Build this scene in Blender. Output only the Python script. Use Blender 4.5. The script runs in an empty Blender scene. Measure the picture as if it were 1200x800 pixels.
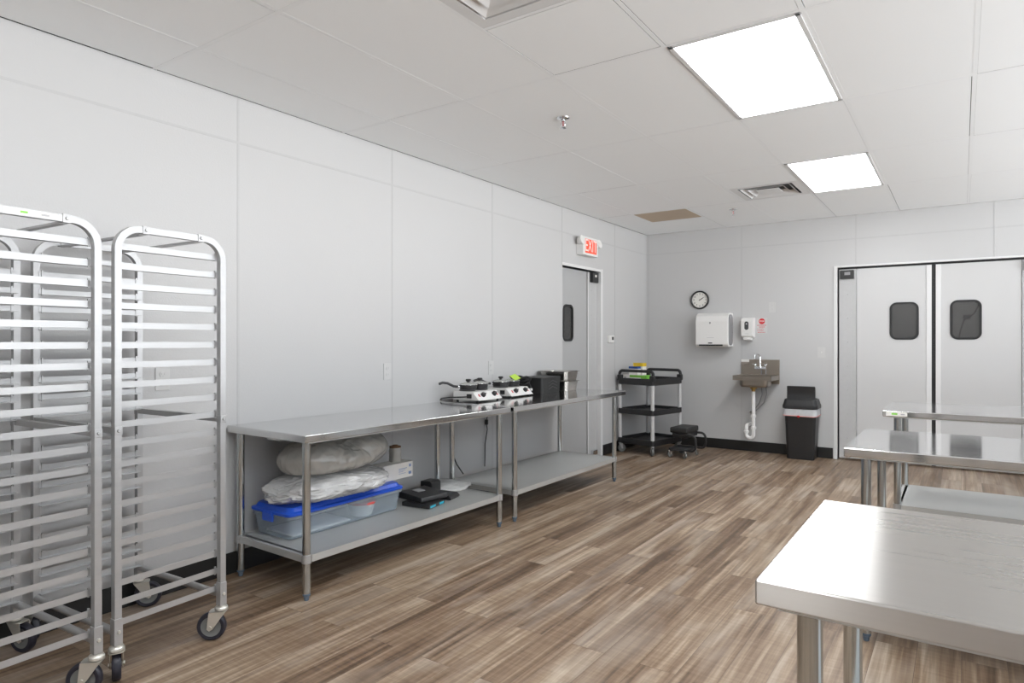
import bpy, bmesh, math, random
from mathutils import Vector, Matrix, noise
random.seed(7)
R = math.radians
PI = math.pi
sc = bpy.context.scene
COL = sc.collection

# ------------------------------------------------------------------ constants (metres)
XL, YB, HC = -3.348, 7.92, 2.660      # left wall, back wall, ceiling
XR, YF = 3.00, -2.60                  # right wall, front wall (behind the camera)
CAMZ = 1.29

# ------------------------------------------------------------------ materials
def new_mat(name):
    m = bpy.data.materials.new(name)
    m.use_nodes = True
    nt = m.node_tree
    return m, nt, nt.nodes['Principled BSDF']

def plain(name, col, rough=0.5, metal=0.0, var=0.04, scale=30.0, bump=0.0, bscale=200.0, spec=0.5, coat=0.0):
    """principled with slight procedural variation"""
    m, nt, p = new_mat(name)
    tc = nt.nodes.new('ShaderNodeTexCoord')
    n = nt.nodes.new('ShaderNodeTexNoise'); n.inputs['Scale'].default_value = scale
    n.inputs['Detail'].default_value = 3
    nt.links.new(tc.outputs['Object'], n.inputs['Vector'])
    mx = nt.nodes.new('ShaderNodeMix'); mx.data_type = 'RGBA'
    c = tuple(col)
    mx.inputs[6].default_value = tuple(max(0, v * (1 - var)) for v in c) + (1,)
    mx.inputs[7].default_value = tuple(min(1, v * (1 + var)) for v in c) + (1,)
    nt.links.new(n.outputs['Fac'], mx.inputs[0])
    nt.links.new(mx.outputs[2], p.inputs['Base Color'])
    p.inputs['Roughness'].default_value = rough
    p.inputs['Metallic'].default_value = metal
    p.inputs['Specular IOR Level'].default_value = spec
    p.inputs['Coat Weight'].default_value = coat
    if bump > 0:
        b = nt.nodes.new('ShaderNodeTexNoise'); b.inputs['Scale'].default_value = bscale
        nt.links.new(tc.outputs['Object'], b.inputs['Vector'])
        bp = nt.nodes.new('ShaderNodeBump'); bp.inputs['Strength'].default_value = bump
        bp.inputs['Distance'].default_value = 0.002
        nt.links.new(b.outputs['Fac'], bp.inputs['Height'])
        nt.links.new(bp.outputs['Normal'], p.inputs['Normal'])
    return m

def steel(name, col, r0, r1, along=(3, 120, 120), bump=0.0, aniso=0.0, metal=1.0):
    """brushed sheet metal: streaks run along the axis of the small scale value"""
    m, nt, p = new_mat(name)
    tc = nt.nodes.new('ShaderNodeTexCoord')
    mp = nt.nodes.new('ShaderNodeMapping'); mp.inputs['Scale'].default_value = along
    nt.links.new(tc.outputs['Object'], mp.inputs['Vector'])
    n = nt.nodes.new('ShaderNodeTexNoise'); n.inputs['Scale'].default_value = 1.0
    n.inputs['Detail'].default_value = 4
    nt.links.new(mp.outputs[0], n.inputs['Vector'])
    big = nt.nodes.new('ShaderNodeTexNoise'); big.inputs['Scale'].default_value = 2.5
    nt.links.new(tc.outputs['Object'], big.inputs['Vector'])
    ad = nt.nodes.new('ShaderNodeMath'); ad.operation = 'ADD'
    nt.links.new(n.outputs['Fac'], ad.inputs[0]); nt.links.new(big.outputs['Fac'], ad.inputs[1])
    mr = nt.nodes.new('ShaderNodeMapRange'); mr.inputs['From Min'].default_value = 0.6
    mr.inputs['From Max'].default_value = 1.4
    mr.inputs['To Min'].default_value = r0; mr.inputs['To Max'].default_value = r1
    nt.links.new(ad.outputs[0], mr.inputs['Value'])
    nt.links.new(mr.outputs[0], p.inputs['Roughness'])
    mx = nt.nodes.new('ShaderNodeMix'); mx.data_type = 'RGBA'
    mx.inputs[6].default_value = tuple(v * 0.93 for v in col) + (1,)
    mx.inputs[7].default_value = tuple(min(1, v * 1.05) for v in col) + (1,)
    nt.links.new(n.outputs['Fac'], mx.inputs[0])
    nt.links.new(mx.outputs[2], p.inputs['Base Color'])
    p.inputs['Metallic'].default_value = metal
    if aniso > 0:                      # brushing runs along local x
        p.inputs['Anisotropic'].default_value = aniso
        cx = nt.nodes.new('ShaderNodeCombineXYZ'); cx.inputs[0].default_value = 1.0
        p.inputs['Anisotropic Rotation'].default_value = 0.25
        vt = nt.nodes.new('ShaderNodeVectorTransform'); vt.vector_type = 'VECTOR'
        vt.convert_from = 'OBJECT'; vt.convert_to = 'WORLD'
        nt.links.new(cx.outputs[0], vt.inputs[0]); nt.links.new(vt.outputs[0], p.inputs['Tangent'])
    if bump <= 0: return m
    bp = nt.nodes.new('ShaderNodeBump'); bp.inputs['Strength'].default_value = bump
    bp.inputs['Distance'].default_value = 0.001
    nt.links.new(n.outputs['Fac'], bp.inputs['Height'])
    nt.links.new(bp.outputs['Normal'], p.inputs['Normal'])
    return m

def emit(name, col, strength, base=(0.8, 0.8, 0.8)):
    m, nt, p = new_mat(name)
    p.inputs['Base Color'].default_value = tuple(base) + (1,)
    p.inputs['Emission Color'].default_value = tuple(col) + (1,)
    p.inputs['Emission Strength'].default_value = strength
    return m

def clear(name, col, alpha, rough=0.1, spec=0.5, trans_col=None):
    """thin translucent plastic: part passes straight through, the rest is a soft skin"""
    m, nt, p = new_mat(name)
    out = nt.nodes['Material Output']
    p.inputs['Base Color'].default_value = tuple(col) + (1,)
    p.inputs['Roughness'].default_value = rough
    p.inputs['Specular IOR Level'].default_value = spec
    tr = nt.nodes.new('ShaderNodeBsdfTransparent')
    tr.inputs['Color'].default_value = tuple(trans_col or (1, 1, 1)) + (1,)
    ms = nt.nodes.new('ShaderNodeMixShader'); ms.inputs[0].default_value = alpha
    nt.links.new(tr.outputs[0], ms.inputs[1]); nt.links.new(p.outputs[0], ms.inputs[2])
    nt.links.new(ms.outputs[0], out.inputs['Surface'])
    return m

def film(name, col, weight_thru, rough=0.25):
    """crinkled plastic film: diffuse + translucent + a little see-through"""
    m, nt, p = new_mat(name)
    out = nt.nodes['Material Output']
    tc = nt.nodes.new('ShaderNodeTexCoord')
    n = nt.nodes.new('ShaderNodeTexNoise'); n.inputs['Scale'].default_value = 9
    n.inputs['Detail'].default_value = 6
    nt.links.new(tc.outputs['Object'], n.inputs['Vector'])
    mx = nt.nodes.new('ShaderNodeMix'); mx.data_type = 'RGBA'
    mx.inputs[6].default_value = tuple(v * 0.62 for v in col) + (1,)
    mx.inputs[7].default_value = tuple(min(1, v * 1.12) for v in col) + (1,)
    nt.links.new(n.outputs['Fac'], mx.inputs[0])
    nt.links.new(mx.outputs[2], p.inputs['Base Color'])
    p.inputs['Roughness'].default_value = rough
    p.inputs['Specular IOR Level'].default_value = 0.9
    p.inputs['Coat Weight'].default_value = 1.0; p.inputs['Coat Roughness'].default_value = 0.10
    v = nt.nodes.new('ShaderNodeTexNoise'); v.inputs['Scale'].default_value = 13
    v.inputs['Detail'].default_value = 7; v.inputs['Distortion'].default_value = 1.6
    v.noise_type = 'RIDGED_MULTIFRACTAL'
    nt.links.new(tc.outputs['Object'], v.inputs['Vector'])
    bp = nt.nodes.new('ShaderNodeBump'); bp.inputs['Strength'].default_value = 0.8
    bp.inputs['Distance'].default_value = 0.010
    nt.links.new(v.outputs['Fac'], bp.inputs['Height'])
    nt.links.new(bp.outputs['Normal'], p.inputs['Normal'])
    tr = nt.nodes.new('ShaderNodeBsdfTranslucent')
    tr.inputs['Color'].default_value = tuple(col) + (1,)
    ms = nt.nodes.new('ShaderNodeMixShader'); ms.inputs[0].default_value = weight_thru
    nt.links.new(p.outputs[0], ms.inputs[1]); nt.links.new(tr.outputs[0], ms.inputs[2])
    nt.links.new(ms.outputs[0], out.inputs['Surface'])
    return m

def floor_mat():
    m, nt, p = new_mat('vinyl_plank')
    N, L = nt.nodes, nt.links
    tc = N.new('ShaderNodeTexCoord')
    sp = N.new('ShaderNodeSeparateXYZ'); L.new(tc.outputs['Object'], sp.inputs[0])
    cb = N.new('ShaderNodeCombineXYZ')
    L.new(sp.outputs['Y'], cb.inputs['X']); L.new(sp.outputs['X'], cb.inputs['Y'])
    br = N.new('ShaderNodeTexBrick')
    br.offset = 0.37; br.offset_frequency = 2; br.squash = 1.0
    br.inputs['Color1'].default_value = (0, 0, 0, 1); br.inputs['Color2'].default_value = (1, 1, 1, 1)
    br.inputs['Mortar'].default_value = (0.5, 0.5, 0.5, 1)
    br.inputs['Scale'].default_value = 1.0
    br.inputs['Mortar Size'].default_value = 0.0011
    br.inputs['Mortar Smooth'].default_value = 0.2
    br.inputs['Bias'].default_value = 0.0
    br.inputs['Brick Width'].default_value = 1.22
    br.inputs['Row Height'].default_value = 0.152
    L.new(cb.outputs[0], br.inputs['Vector'])
    # each plank shifts the grain so that neighbours do not continue each other
    sh = N.new('ShaderNodeVectorMath'); sh.operation = 'MULTIPLY_ADD'
    L.new(br.outputs['Color'], sh.inputs[0]); sh.inputs[1].default_value = (13.0, 7.0, 5.0)
    L.new(tc.outputs['Object'], sh.inputs[2])
    def grain(scale, detail, dist=0.0, rough=0.55):
        mp = N.new('ShaderNodeMapping'); mp.inputs['Scale'].default_value = scale
        L.new(sh.outputs[0], mp.inputs['Vector'])
        n = N.new('ShaderNodeTexNoise'); n.inputs['Scale'].default_value = 1.0
        n.inputs['Detail'].default_value = detail; n.inputs['Distortion'].default_value = dist
        n.inputs['Roughness'].default_value = rough
        L.new(mp.outputs[0], n.inputs['Vector'])
        return n.outputs['Fac']
    g1 = grain((17, 0.65, 1), 5, 0.8)           # broad streaks
    g2 = grain((60, 1.6, 1), 4, 0.4)            # fine grain
    g3 = grain((7, 55, 1), 3, 0.2)              # cross saw marks
    g4 = grain((4.5, 1.1, 1), 3, 0.6)           # cloudy wear
    def mix(a, b, f):
        x = N.new('ShaderNodeMix'); x.data_type = 'FLOAT'
        x.inputs[0].default_value = f
        L.new(a, x.inputs[2]); L.new(b, x.inputs[3])
        return x.outputs[0]
    gg = mix(mix(g1, g2, 0.36), g3, 0.115)
    gg = mix(gg, g4, 0.18)
    bw = N.new('ShaderNodeRGBToBW'); L.new(br.outputs['Color'], bw.inputs[0])
    gg = mix(gg, bw.outputs[0], 0.075)
    cr = N.new('ShaderNodeValToRGB')
    e = cr.color_ramp.elements
    e[0].position = 0.385; e[0].color = (0.088, 0.055, 0.034, 1)
    e[1].position = 0.635; e[1].color = (0.47, 0.38, 0.292, 1)
    a = e.new(0.46); a.color = (0.176, 0.116, 0.074, 1)
    a = e.new(0.53); a.color = (0.268, 0.194, 0.132, 1)
    L.new(gg, cr.inputs[0])
    # greyed patches
    gm = N.new('ShaderNodeMix'); gm.data_type = 'RGBA'
    mrg = N.new('ShaderNodeMapRange'); mrg.inputs['From Min'].default_value = 0.5
    mrg.inputs['From Max'].default_value = 0.75; mrg.inputs['To Max'].default_value = 0.6
    L.new(g4, mrg.inputs['Value']); L.new(mrg.outputs[0], gm.inputs[0])
    L.new(cr.outputs[0], gm.inputs[6]); gm.inputs[7].default_value = (0.35, 0.305, 0.265, 1)
    seam = N.new('ShaderNodeMix'); seam.data_type = 'RGBA'
    ms = N.new('ShaderNodeMath'); ms.operation = 'MULTIPLY'; ms.inputs[1].default_value = 0.6
    L.new(br.outputs['Fac'], ms.inputs[0]); L.new(ms.outputs[0], seam.inputs[0])
    L.new(gm.outputs[2], seam.inputs[6]); seam.inputs[7].default_value = (0.06, 0.04, 0.03, 1)
    L.new(seam.outputs[2], p.inputs['Base Color'])
    mr = N.new('ShaderNodeMapRange'); mr.inputs['To Min'].default_value = 0.30; mr.inputs['To Max'].default_value = 0.52
    L.new(g2, mr.inputs['Value']); L.new(mr.outputs[0], p.inputs['Roughness'])
    p.inputs['Specular IOR Level'].default_value = 0.45
    bp = N.new('ShaderNodeBump'); bp.inputs['Strength'].default_value = 0.12; bp.inputs['Distance'].default_value = 0.001
    L.new(gg, bp.inputs['Height']); L.new(bp.outputs['Normal'], p.inputs['Normal'])
    return m

M = {}
M['floor'] = floor_mat()
M['wall'] = plain('white_wall_panel', (0.555, 0.555, 0.557), 0.42, var=0.015, scale=1.2, bump=0.22, bscale=130)
M['strip'] = plain('panel_strip', (0.515, 0.515, 0.518), 0.45)
M['tile'] = plain('ceiling_tile_white', (0.925, 0.94, 0.95), 0.65, var=0.012, scale=1.0)
M['grid'] = plain('grid_white', (0.905, 0.92, 0.93), 0.65, var=.01)
M['void'] = plain('plenum_painted_shade', (0.02, 0.02, 0.02), 0.9)  # near-black colour stands in for the shade above the tile gaps
M['base'] = plain('black_cove_base', (0.012, 0.012, 0.012), 0.42)
M['white'] = plain('white_paint', (0.74, 0.74, 0.74), 0.4, var=0.01)
M['plastic_white'] = plain('white_plastic', (0.78, 0.775, 0.76), 0.32, var=0.01)
M['plate'] = plain('cover_plate_white', (0.60, 0.60, 0.595), 0.35, var=0.01)
M['door'] = plain('door_panel_white', (0.59, 0.59, 0.592), 0.38, var=0.02, scale=2)
M['door_grey'] = plain('door_panel_grey', (0.42, 0.424, 0.428), 0.35, var=0.03, scale=3)
M['spine'] = plain('door_spine_grey', (0.50, 0.503, 0.506), 0.42)
M['rubber'] = plain('black_rubber', (0.012, 0.012, 0.013), 0.55)
M['black'] = plain('black_plastic', (0.018, 0.018, 0.019), 0.38)
M['blacksoft'] = plain('black_vinyl', (0.020, 0.020, 0.020), 0.5, bump=0.2, bscale=300)
M['darkgrey'] = plain('dark_grey_plastic', (0.05, 0.05, 0.052), 0.4)
M['midgrey'] = plain('grey_plastic', (0.27, 0.27, 0.28), 0.35)
M['top'] = steel('stainless_top', (0.68, 0.68, 0.68), 0.08, 0.13, aniso=0.55)
M['pan'] = steel('stainless_pan', (0.62, 0.60, 0.57), 0.20, 0.26, along=(4, 14, 14))
M['topA'] = steel('stainless_top_brushed', (0.56, 0.545, 0.525), 0.25, 0.31, along=(2.0, 70, 70), aniso=1.0)
M['shelf'] = steel('galvanized_shelf', (0.585, 0.590, 0.578), 0.34, 0.46, along=(4, 40, 40), metal=0.6)
M['legm'] = steel('galvanized_tube', (0.54, 0.56, 0.56), 0.12, 0.20, along=(60, 60, 3))
M['alu'] = steel('satin_aluminium', (0.47, 0.47, 0.473), 0.30, 0.42, along=(3, 60, 60), metal=0.6)
M['post'] = plain('grey_post', (0.60, 0.60, 0.60), 0.35, metal=0.2)
M['zinc'] = plain('zinc_plate', (0.70, 0.685, 0.63), 0.32, metal=0.75)
M['foot'] = plain('blue_grey_plastic', (0.10, 0.14, 0.19), 0.45)
M['tyre'] = plain('dark_tyre', (0.018, 0.018, 0.028), 0.45)
M['hub'] = plain('grey_hub', (0.16, 0.165, 0.16), 0.45)
M['chrome'] = plain('chrome', (0.75, 0.76, 0.77), 0.12, metal=1.0)
M['sink'] = steel('warm_stainless', (0.40, 0.355, 0.305), 0.25, 0.36, along=(4, 70, 70))
M['brass'] = plain('brass', (0.55, 0.36, 0.13), 0.35, metal=1.0)
M['pvc'] = plain('pvc_white', (0.85, 0.85, 0.84), 0.3)
M['blue'] = plain('blue_lid', (0.010, 0.075, 0.52), 0.35)
M['tote'] = clear('clear_tote', (0.50, 0.56, 0.61), 0.28, rough=0.25, trans_col=(.93, .96, .98))
M['film'] = film('plastic_bag_film', (0.72, 0.70, 0.655), 0.30, rough=0.2)
M['film_white'] = film('white_bag_film', (0.84, 0.84, 0.835), 0.30)
M['liner'] = plain('bag_liner', (0.56, 0.58, 0.60), 0.35, var=0.1, scale=40, bump=0.6, bscale=60)
M['card'] = plain('brown_card', (0.52, 0.42, 0.315), 0.8, var=0.06, scale=8)
M['paper'] = plain('white_card', (0.82, 0.80, 0.76), 0.6)
M['cardtube'] = plain('cardboard_core', (0.22, 0.12, 0.06), 0.8)
M['bluepr'] = plain('blue_print', (0.22, 0.33, 0.58), 0.6)
M['greypr'] = plain('grey_print', (0.42, 0.42, 0.43), 0.6)
M['red'] = plain('red_print', (0.62, 0.02, 0.025), 0.5)
M['redlid'] = plain('red_lid', (0.60, 0.07, 0.06), 0.4)
M['cyan'] = plain('cyan_plastic', (0.02, 0.42, 0.58), 0.35)
M['yellow'] = plain('yellow_print', (0.80, 0.55, 0.03), 0.5)
M['navy'] = plain('navy_print', (0.02, 0.07, 0.28), 0.5)
M['green'] = plain('green_print', (0.22, 0.60, 0.07), 0.5)
M['lime'] = plain('neon_note', (0.46, 0.68, 0.08), 0.6)
M['glasslid'] = clear('glass_lid', (0.75, 0.77, 0.72), 0.45, rough=0.08)
M['pane'] = clear('vision_pane', (0.10, 0.10, 0.10), 0.45, rough=0.12, trans_col=(0.7, 0.7, 0.7))
M['glass'] = clear('window_glass', (0.9, 0.9, 0.9), 0.06, rough=0.02)
M['dispgrey'] = clear('smoke_side', (0.30, 0.30, 0.31), 0.9, rough=0.15)
M['hall'] = plain('hall_wall', (0.50, 0.50, 0.50), 0.6)
M['lamp'] = emit('lamp_diffuser', (0.965, 0.985, 1.0), 19.0)
M['exit'] = emit('exit_red', (1.0, 0.14, 0.06), 0.45, base=(0.55, 0.05, 0.03))
M['exitw'] = emit('exit_letter', (1.0, 0.80, 0.74), 0.25, base=(.7, .6, .57))
M['redbulb'] = plain('sprinkler_bulb', (0.5, 0.01, 0.02), 0.2)

# ------------------------------------------------------------------ mesh builder
class MB:
    def __init__(self): self.bm = bmesh.new(); self.mats = []
    def mi(self, mat):
        if mat is None: return 0
        if mat not in self.mats: self.mats.append(mat)
        return self.mats.index(mat)
    def _tag(self, faces, mat):
        if mat is not None:
            i = self.mi(mat)
            for f in faces: f.material_index = i
    def box(self, x0, x1, y0, y1, z0, z1, bev=0.0, seg=2, mat=None, mtx=None):
        g = bmesh.new()
        bmesh.ops.create_cube(g, size=1.0)
        for v in g.verts:
            v.co = Vector(((x0 + x1) / 2 + v.co.x * (x1 - x0), (y0 + y1) / 2 + v.co.y * (y1 - y0), (z0 + z1) / 2 + v.co.z * (z1 - z0)))
        if bev > 0:
            bmesh.ops.bevel(g, geom=g.edges[:], offset=bev, segments=seg, profile=0.5, affect='EDGES')
        self._merge(g, mat, mtx); return self
    def _merge(self, g, mat=None, mtx=None):
        if mtx is not None: bmesh.ops.transform(g, matrix=mtx, verts=g.verts[:])
        i = self.mi(mat)
        vm = {}
        for v in g.verts: vm[v] = self.bm.verts.new(v.co)
        for f in g.faces:
            try:
                nf = self.bm.faces.new([vm[v] for v in f.verts]); nf.material_index = i
            except ValueError: pass
        g.free()
    def cyl(self, p0, p1, r0, r1=None, seg=20, cap=True, mat=None):
        r1 = r0 if r1 is None else r1
        p0, p1 = Vector(p0), Vector(p1)
        d = (p1 - p0); q = d.normalized().to_track_quat('Z', 'Y').to_matrix()
        a = []; b = []
        for k in range(seg):
            t = 2 * PI * k / seg
            o = q @ Vector((math.cos(t), math.sin(t), 0))
            a.append(self.bm.verts.new(p0 + o * r0)); b.append(self.bm.verts.new(p1 + o * r1))
        i = self.mi(mat)
        for k in range(seg):
            f = self.bm.faces.new((a[k], a[(k + 1) % seg], b[(k + 1) % seg], b[k])); f.material_index = i
        if cap:
            f = self.bm.faces.new(a[::-1]); f.material_index = i
            f = self.bm.faces.new(b); f.material_index = i
        return self
    def tube(self, pts, r, seg=10, mat=None, square=None, closed=False):
        """swept tube along a polyline; square=(w,h) gives a rectangular section"""
        P = [Vector(p) for p in pts]; n = len(P)
        i = self.mi(mat)
        rings = []; up = None
        for k in range(n):
            if closed: t = (P[(k + 1) % n] - P[k - 1])
            elif k == 0: t = P[1] - P[0]
            elif k == n - 1: t = P[-1] - P[-2]
            else: t = (P[k + 1] - P[k]).normalized() + (P[k] - P[k - 1]).normalized()
            t = t.normalized()
            if up is None:
                up = Vector((0, 0, 1)) if abs(t.z) < 0.9 else Vector((0, 1, 0))
            s = t.cross(up)
            if s.length < 1e-4: s = t.cross(Vector((1, 0, 0)))
            s.normalize(); u = s.cross(t).normalized(); up = u
            ring = []
            if square:
                w, h = square
                for (a, b) in ((-w, -h), (w, -h), (w, h), (-w, h)):
                    ring.append(self.bm.verts.new(P[k] + s * a / 2 + u * b / 2))
            else:
                for j in range(seg):
                    a = 2 * PI * j / seg
                    ring.append(self.bm.verts.new(P[k] + (s * math.cos(a) + u * math.sin(a)) * r))
            rings.append(ring)
        m = len(rings[0])
        rng = range(n) if closed else range(n - 1)
        for k in rng:
            A, B = rings[k], rings[(k + 1) % n]
            for j in range(m):
                f = self.bm.faces.new((A[j], A[(j + 1) % m], B[(j + 1) % m], B[j])); f.material_index = i
        if not closed:
            f = self.bm.faces.new(rings[0][::-1]); f.material_index = i
            f = self.bm.faces.new(rings[-1]); f.material_index = i
        return self
    def lathe(self, prof, c=(0, 0, 0), seg=28, mtx=None, mat=None):
        """prof: list of (r, z)"""
        g = bmesh.new(); rings = []
        for (r, z) in prof:
            if r < 1e-6: rings.append([g.verts.new((0, 0, z))])
            else: rings.append([g.verts.new((r * math.cos(2 * PI * k / seg), r * math.sin(2 * PI * k / seg), z)) for k in range(seg)])
        for a, b in zip(rings, rings[1:]):
            for k in range(seg):
                k2 = (k + 1) % seg
                if len(a) == 1 and len(b) == 1: continue
                if len(a) == 1: g.faces.new((a[0], b[k2], b[k]))
                elif len(b) == 1: g.faces.new((a[k], a[k2], b[0]))
                else: g.faces.new((a[k], a[k2], b[k2], b[k]))
        M_ = Matrix.Translation(Vector(c)) @ (mtx if mtx is not None else Matrix.Identity(4))
        self._merge(g, mat, M_); return self
    def prism(self, poly, d0, d1, axis='z', bev=0.0, mat=None, mtx=None):
        """polygon in the other two axes, extruded from d0 to d1 along axis"""
        g = bmesh.new()
        def mk(a, b, d):
            return {'z': (a, b, d), 'y': (a, d, b), 'x': (d, a, b)}[axis]
        A = [g.verts.new(mk(a, b, d0)) for a, b in poly]
        B = [g.verts.new(mk(a, b, d1)) for a, b in poly]
        n = len(poly)
        for k in range(n): g.faces.new((A[k], A[(k + 1) % n], B[(k + 1) % n], B[k]))
        g.faces.new(A[::-1]); g.faces.new(B)
        bmesh.ops.recalc_face_normals(g, faces=g.faces[:])
        if bev > 0: bmesh.ops.bevel(g, geom=g.edges[:], offset=bev, segments=2, profile=0.5, affect='EDGES')
        self._merge(g, mat, mtx); return self
    def loft(self, rings, cap0=True, cap1=True, mat=None):
        i = self.mi(mat)
        V = [[self.bm.verts.new(p) for p in r] for r in rings]; n = len(V[0])
        for A, B in zip(V, V[1:]):
            for k in range(n):
                f = self.bm.faces.new((A[k], A[(k + 1) % n], B[(k + 1) % n], B[k])); f.material_index = i
        if cap0: self.bm.faces.new(V[0][::-1]).material_index = i
        if cap1: self.bm.faces.new(V[-1]).material_index = i
        return self
    def build(self, name, mat, parent=None, smooth=40, loc=None, rot=None):
        bmesh.ops.recalc_face_normals(self.bm, faces=self.bm.faces[:])
        me = bpy.data.meshes.new(name); self.bm.to_mesh(me); self.bm.free()
        mats = self.mats if self.mats else [mat]
        for x in mats: me.materials.append(x if x is not None else mat)
        if smooth:
            me.polygons.foreach_set('use_smooth', [True] * len(me.polygons))
            me.set_sharp_from_angle(angle=R(smooth))
        o = bpy.data.objects.new(name, me); COL.objects.link(o)
        if smooth:
            md = o.modifiers.new('weighted_normal', 'WEIGHTED_NORMAL'); md.keep_sharp = True; md.weight = 80
        if parent: o.parent = parent
        if loc: o.location = loc
        if rot: o.rotation_euler = rot
        return o

def rrect(w, h, r, n=6, cx=0, cy=0):
    """rounded rectangle outline, counter-clockwise"""
    out = []
    for (sx, sy, a0) in ((1, 1, 0), (-1, 1, 90), (-1, -1, 180), (1, -1, 270)):
        for k in range(n + 1):
            a = R(a0 + 90 * k / n)
            out.append((cx + sx * (w / 2 - r) + r * math.cos(a), cy + sy * (h / 2 - r) + r * math.sin(a)))
    return out

def arc(c, r, a0, a1, n, plane='xz'):
    out = []
    for k in range(n + 1):
        a = R(a0 + (a1 - a0) * k / n)
        u, v = r * math.cos(a), r * math.sin(a)
        if plane == 'xz': out.append((c[0] + u, c[1], c[2] + v))
        elif plane == 'yz': out.append((c[0], c[1] + u, c[2] + v))
        else: out.append((c[0] + u, c[1] + v, c[2]))
    return out

def tag(o, label=None, cat=None, group=None, kind=None):
    if label: o['label'] = label
    if cat: o['category'] = cat
    if group: o['group'] = group
    if kind: o['kind'] = kind
    return o
def thing(name, label, cat, loc=(0, 0, 0), rz=0.0, group=None):
    o = bpy.data.objects.new(name, None); COL.objects.link(o)
    o.empty_display_size = 0.1
    o.location = loc; o.rotation_euler = (0, 0, rz)
    return tag(o, label, cat, group)
def struct(o, label, cat):
    return tag(o, label, cat, kind='structure')
def copy_tree(o, parent=None):
    c = o.copy(); COL.objects.link(c)
    if parent: c.parent = parent
    for ch in [x for x in bpy.data.objects if x.parent == o]: copy_tree(ch, c)
    return c

def text_mesh(name, body, size, mat, parent, loc, rot, depth=0.0008, align='CENTER', bold=0.0):
    cu = bpy.data.curves.new(name, 'FONT'); cu.body = body; cu.size = size
    cu.align_x = align; cu.align_y = 'CENTER'; cu.extrude = depth; cu.offset = bold
    t = bpy.data.objects.new(name, cu); COL.objects.link(t)
    bpy.context.view_layer.update()
    me = bpy.data.meshes.new_from_object(t.evaluated_get(bpy.context.evaluated_depsgraph_get()))
    bpy.data.objects.remove(t); bpy.data.curves.remove(cu)
    me.materials.clear(); me.materials.append(mat)
    o = bpy.data.objects.new(name, me); COL.objects.link(o)
    if parent: o.parent = parent
    o.location = loc; o.rotation_euler = rot
    return o

# ================================================================== THE SETTING
b = MB(); b.box(XL - .1, XR + .1, YF - .1, 9.4, -0.06, 0.0)
struct(b.build('floor', M['floor'], smooth=0), 'brown wood-look plank floor', 'floor')

# left wall, with the opening of the swing door
DL0, DL1, DH = 5.768, 6.625, 2.070
b = MB()
b.box(XL - .12, XL, YF, DL0, 0, HC + .001)
b.box(XL - .12, XL, DL0, DL1, DH, HC + .001)
b.box(XL - .12, XL, DL1, YB + .12, 0, HC + .001)
struct(b.build('wall_left', M['wall'], smooth=0), 'long white panelled wall on the left', 'wall')
# back wall, with the double door opening
BD0, BD1, BDH = -1.118, 0.665, 2.098
b = MB()
b.box(XL, BD0, YB, YB + .12, 0, HC + .001)
b.box(BD0, BD1, YB, YB + .12, BDH, HC + .001)
b.box(BD1, XR, YB, YB + .12, 0, HC + .001)
struct(b.build('wall_back', M['wall'], smooth=0), 'white panelled wall at the back of the room', 'wall')
# right wall and front wall, each with a window (outside the picture)
def wall_with_window(name, lab, horizontal, fixed, a0, a1, w0, w1, s0, s1, thick):
    b = MB()
    lo, hi = min(fixed, fixed + thick), max(fixed, fixed + thick)
    def seg(p0, p1, z0, z1):
        if horizontal: b.box(p0, p1, lo, hi, z0, z1)
        else: b.box(lo, hi, p0, p1, z0, z1)
    seg(a0, w0, 0, HC + .001); seg(w1, a1, 0, HC + .001)
    seg(w0, w1, 0, s0); seg(w0, w1, s1, HC + .001)
    struct(b.build(name, M['wall'], smooth=0), lab, 'wall')
b = MB(); b.box(XL, XR, YF - .12, YF, 0, HC + .001)
struct(b.build('wall_front', M['wall'], smooth=0), 'white wall behind the camera', 'wall')
VY0, VY1, VZ0, VZ1 = -1.6, 7.3, 0.72, 2.58
wall_with_window('wall_right', 'white wall on the right side of the room', False, XR, YF, YB, VY0, VY1, VZ0, VZ1, .12)
def window(name, lab, horizontal, fixed, w0, w1, s0, s1):
    b = MB()
    lo, hi = fixed - .03, fixed + .03
    def seg(p0, p1, z0, z1, t=0.0):
        if horizontal: b.box(p0, p1, lo + t, hi - t, z0, z1)
        else: b.box(lo + t, hi - t, p0, p1, z0, z1)
    seg(w0, w0 + .05, s0, s1); seg(w1 - .05, w1, s0, s1); seg(w0, w1, s0, s0 + .05); seg(w0, w1, s1 - .05, s1)
    n = 5
    for k in range(1, n):
        c = w0 + (w1 - w0) * k / n; seg(c - .025, c + .025, s0, s1)
    f = struct(b.build(name, M['darkgrey'], smooth=0), 'wide window in dark metal frame', 'window')
    b = MB(); seg(w0 + .02, w1 - .02, s0 + .02, s1 - .02, .027)
    b.build('pane', M['glass'], f, smooth=0)
window('window_1', '', False, XR + .06, VY0, VY1, VZ0, VZ1)

# dim hall behind the double door
b = MB()
b.box(-2.2, 1.8, 9.3, 9.4, 0, 2.6); b.box(-2.3, -2.2, YB + .12, 9.4, 0, 2.6); b.box(1.8, 1.9, YB + .12, 9.4, 0, 2.6)
b.box(-2.3, 1.9, YB + .12, 9.4, 2.6, 2.7)
struct(b.build('wall_hall', M['hall'], smooth=0), 'grey hall wall beyond the double swing doors', 'wall')

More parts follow.
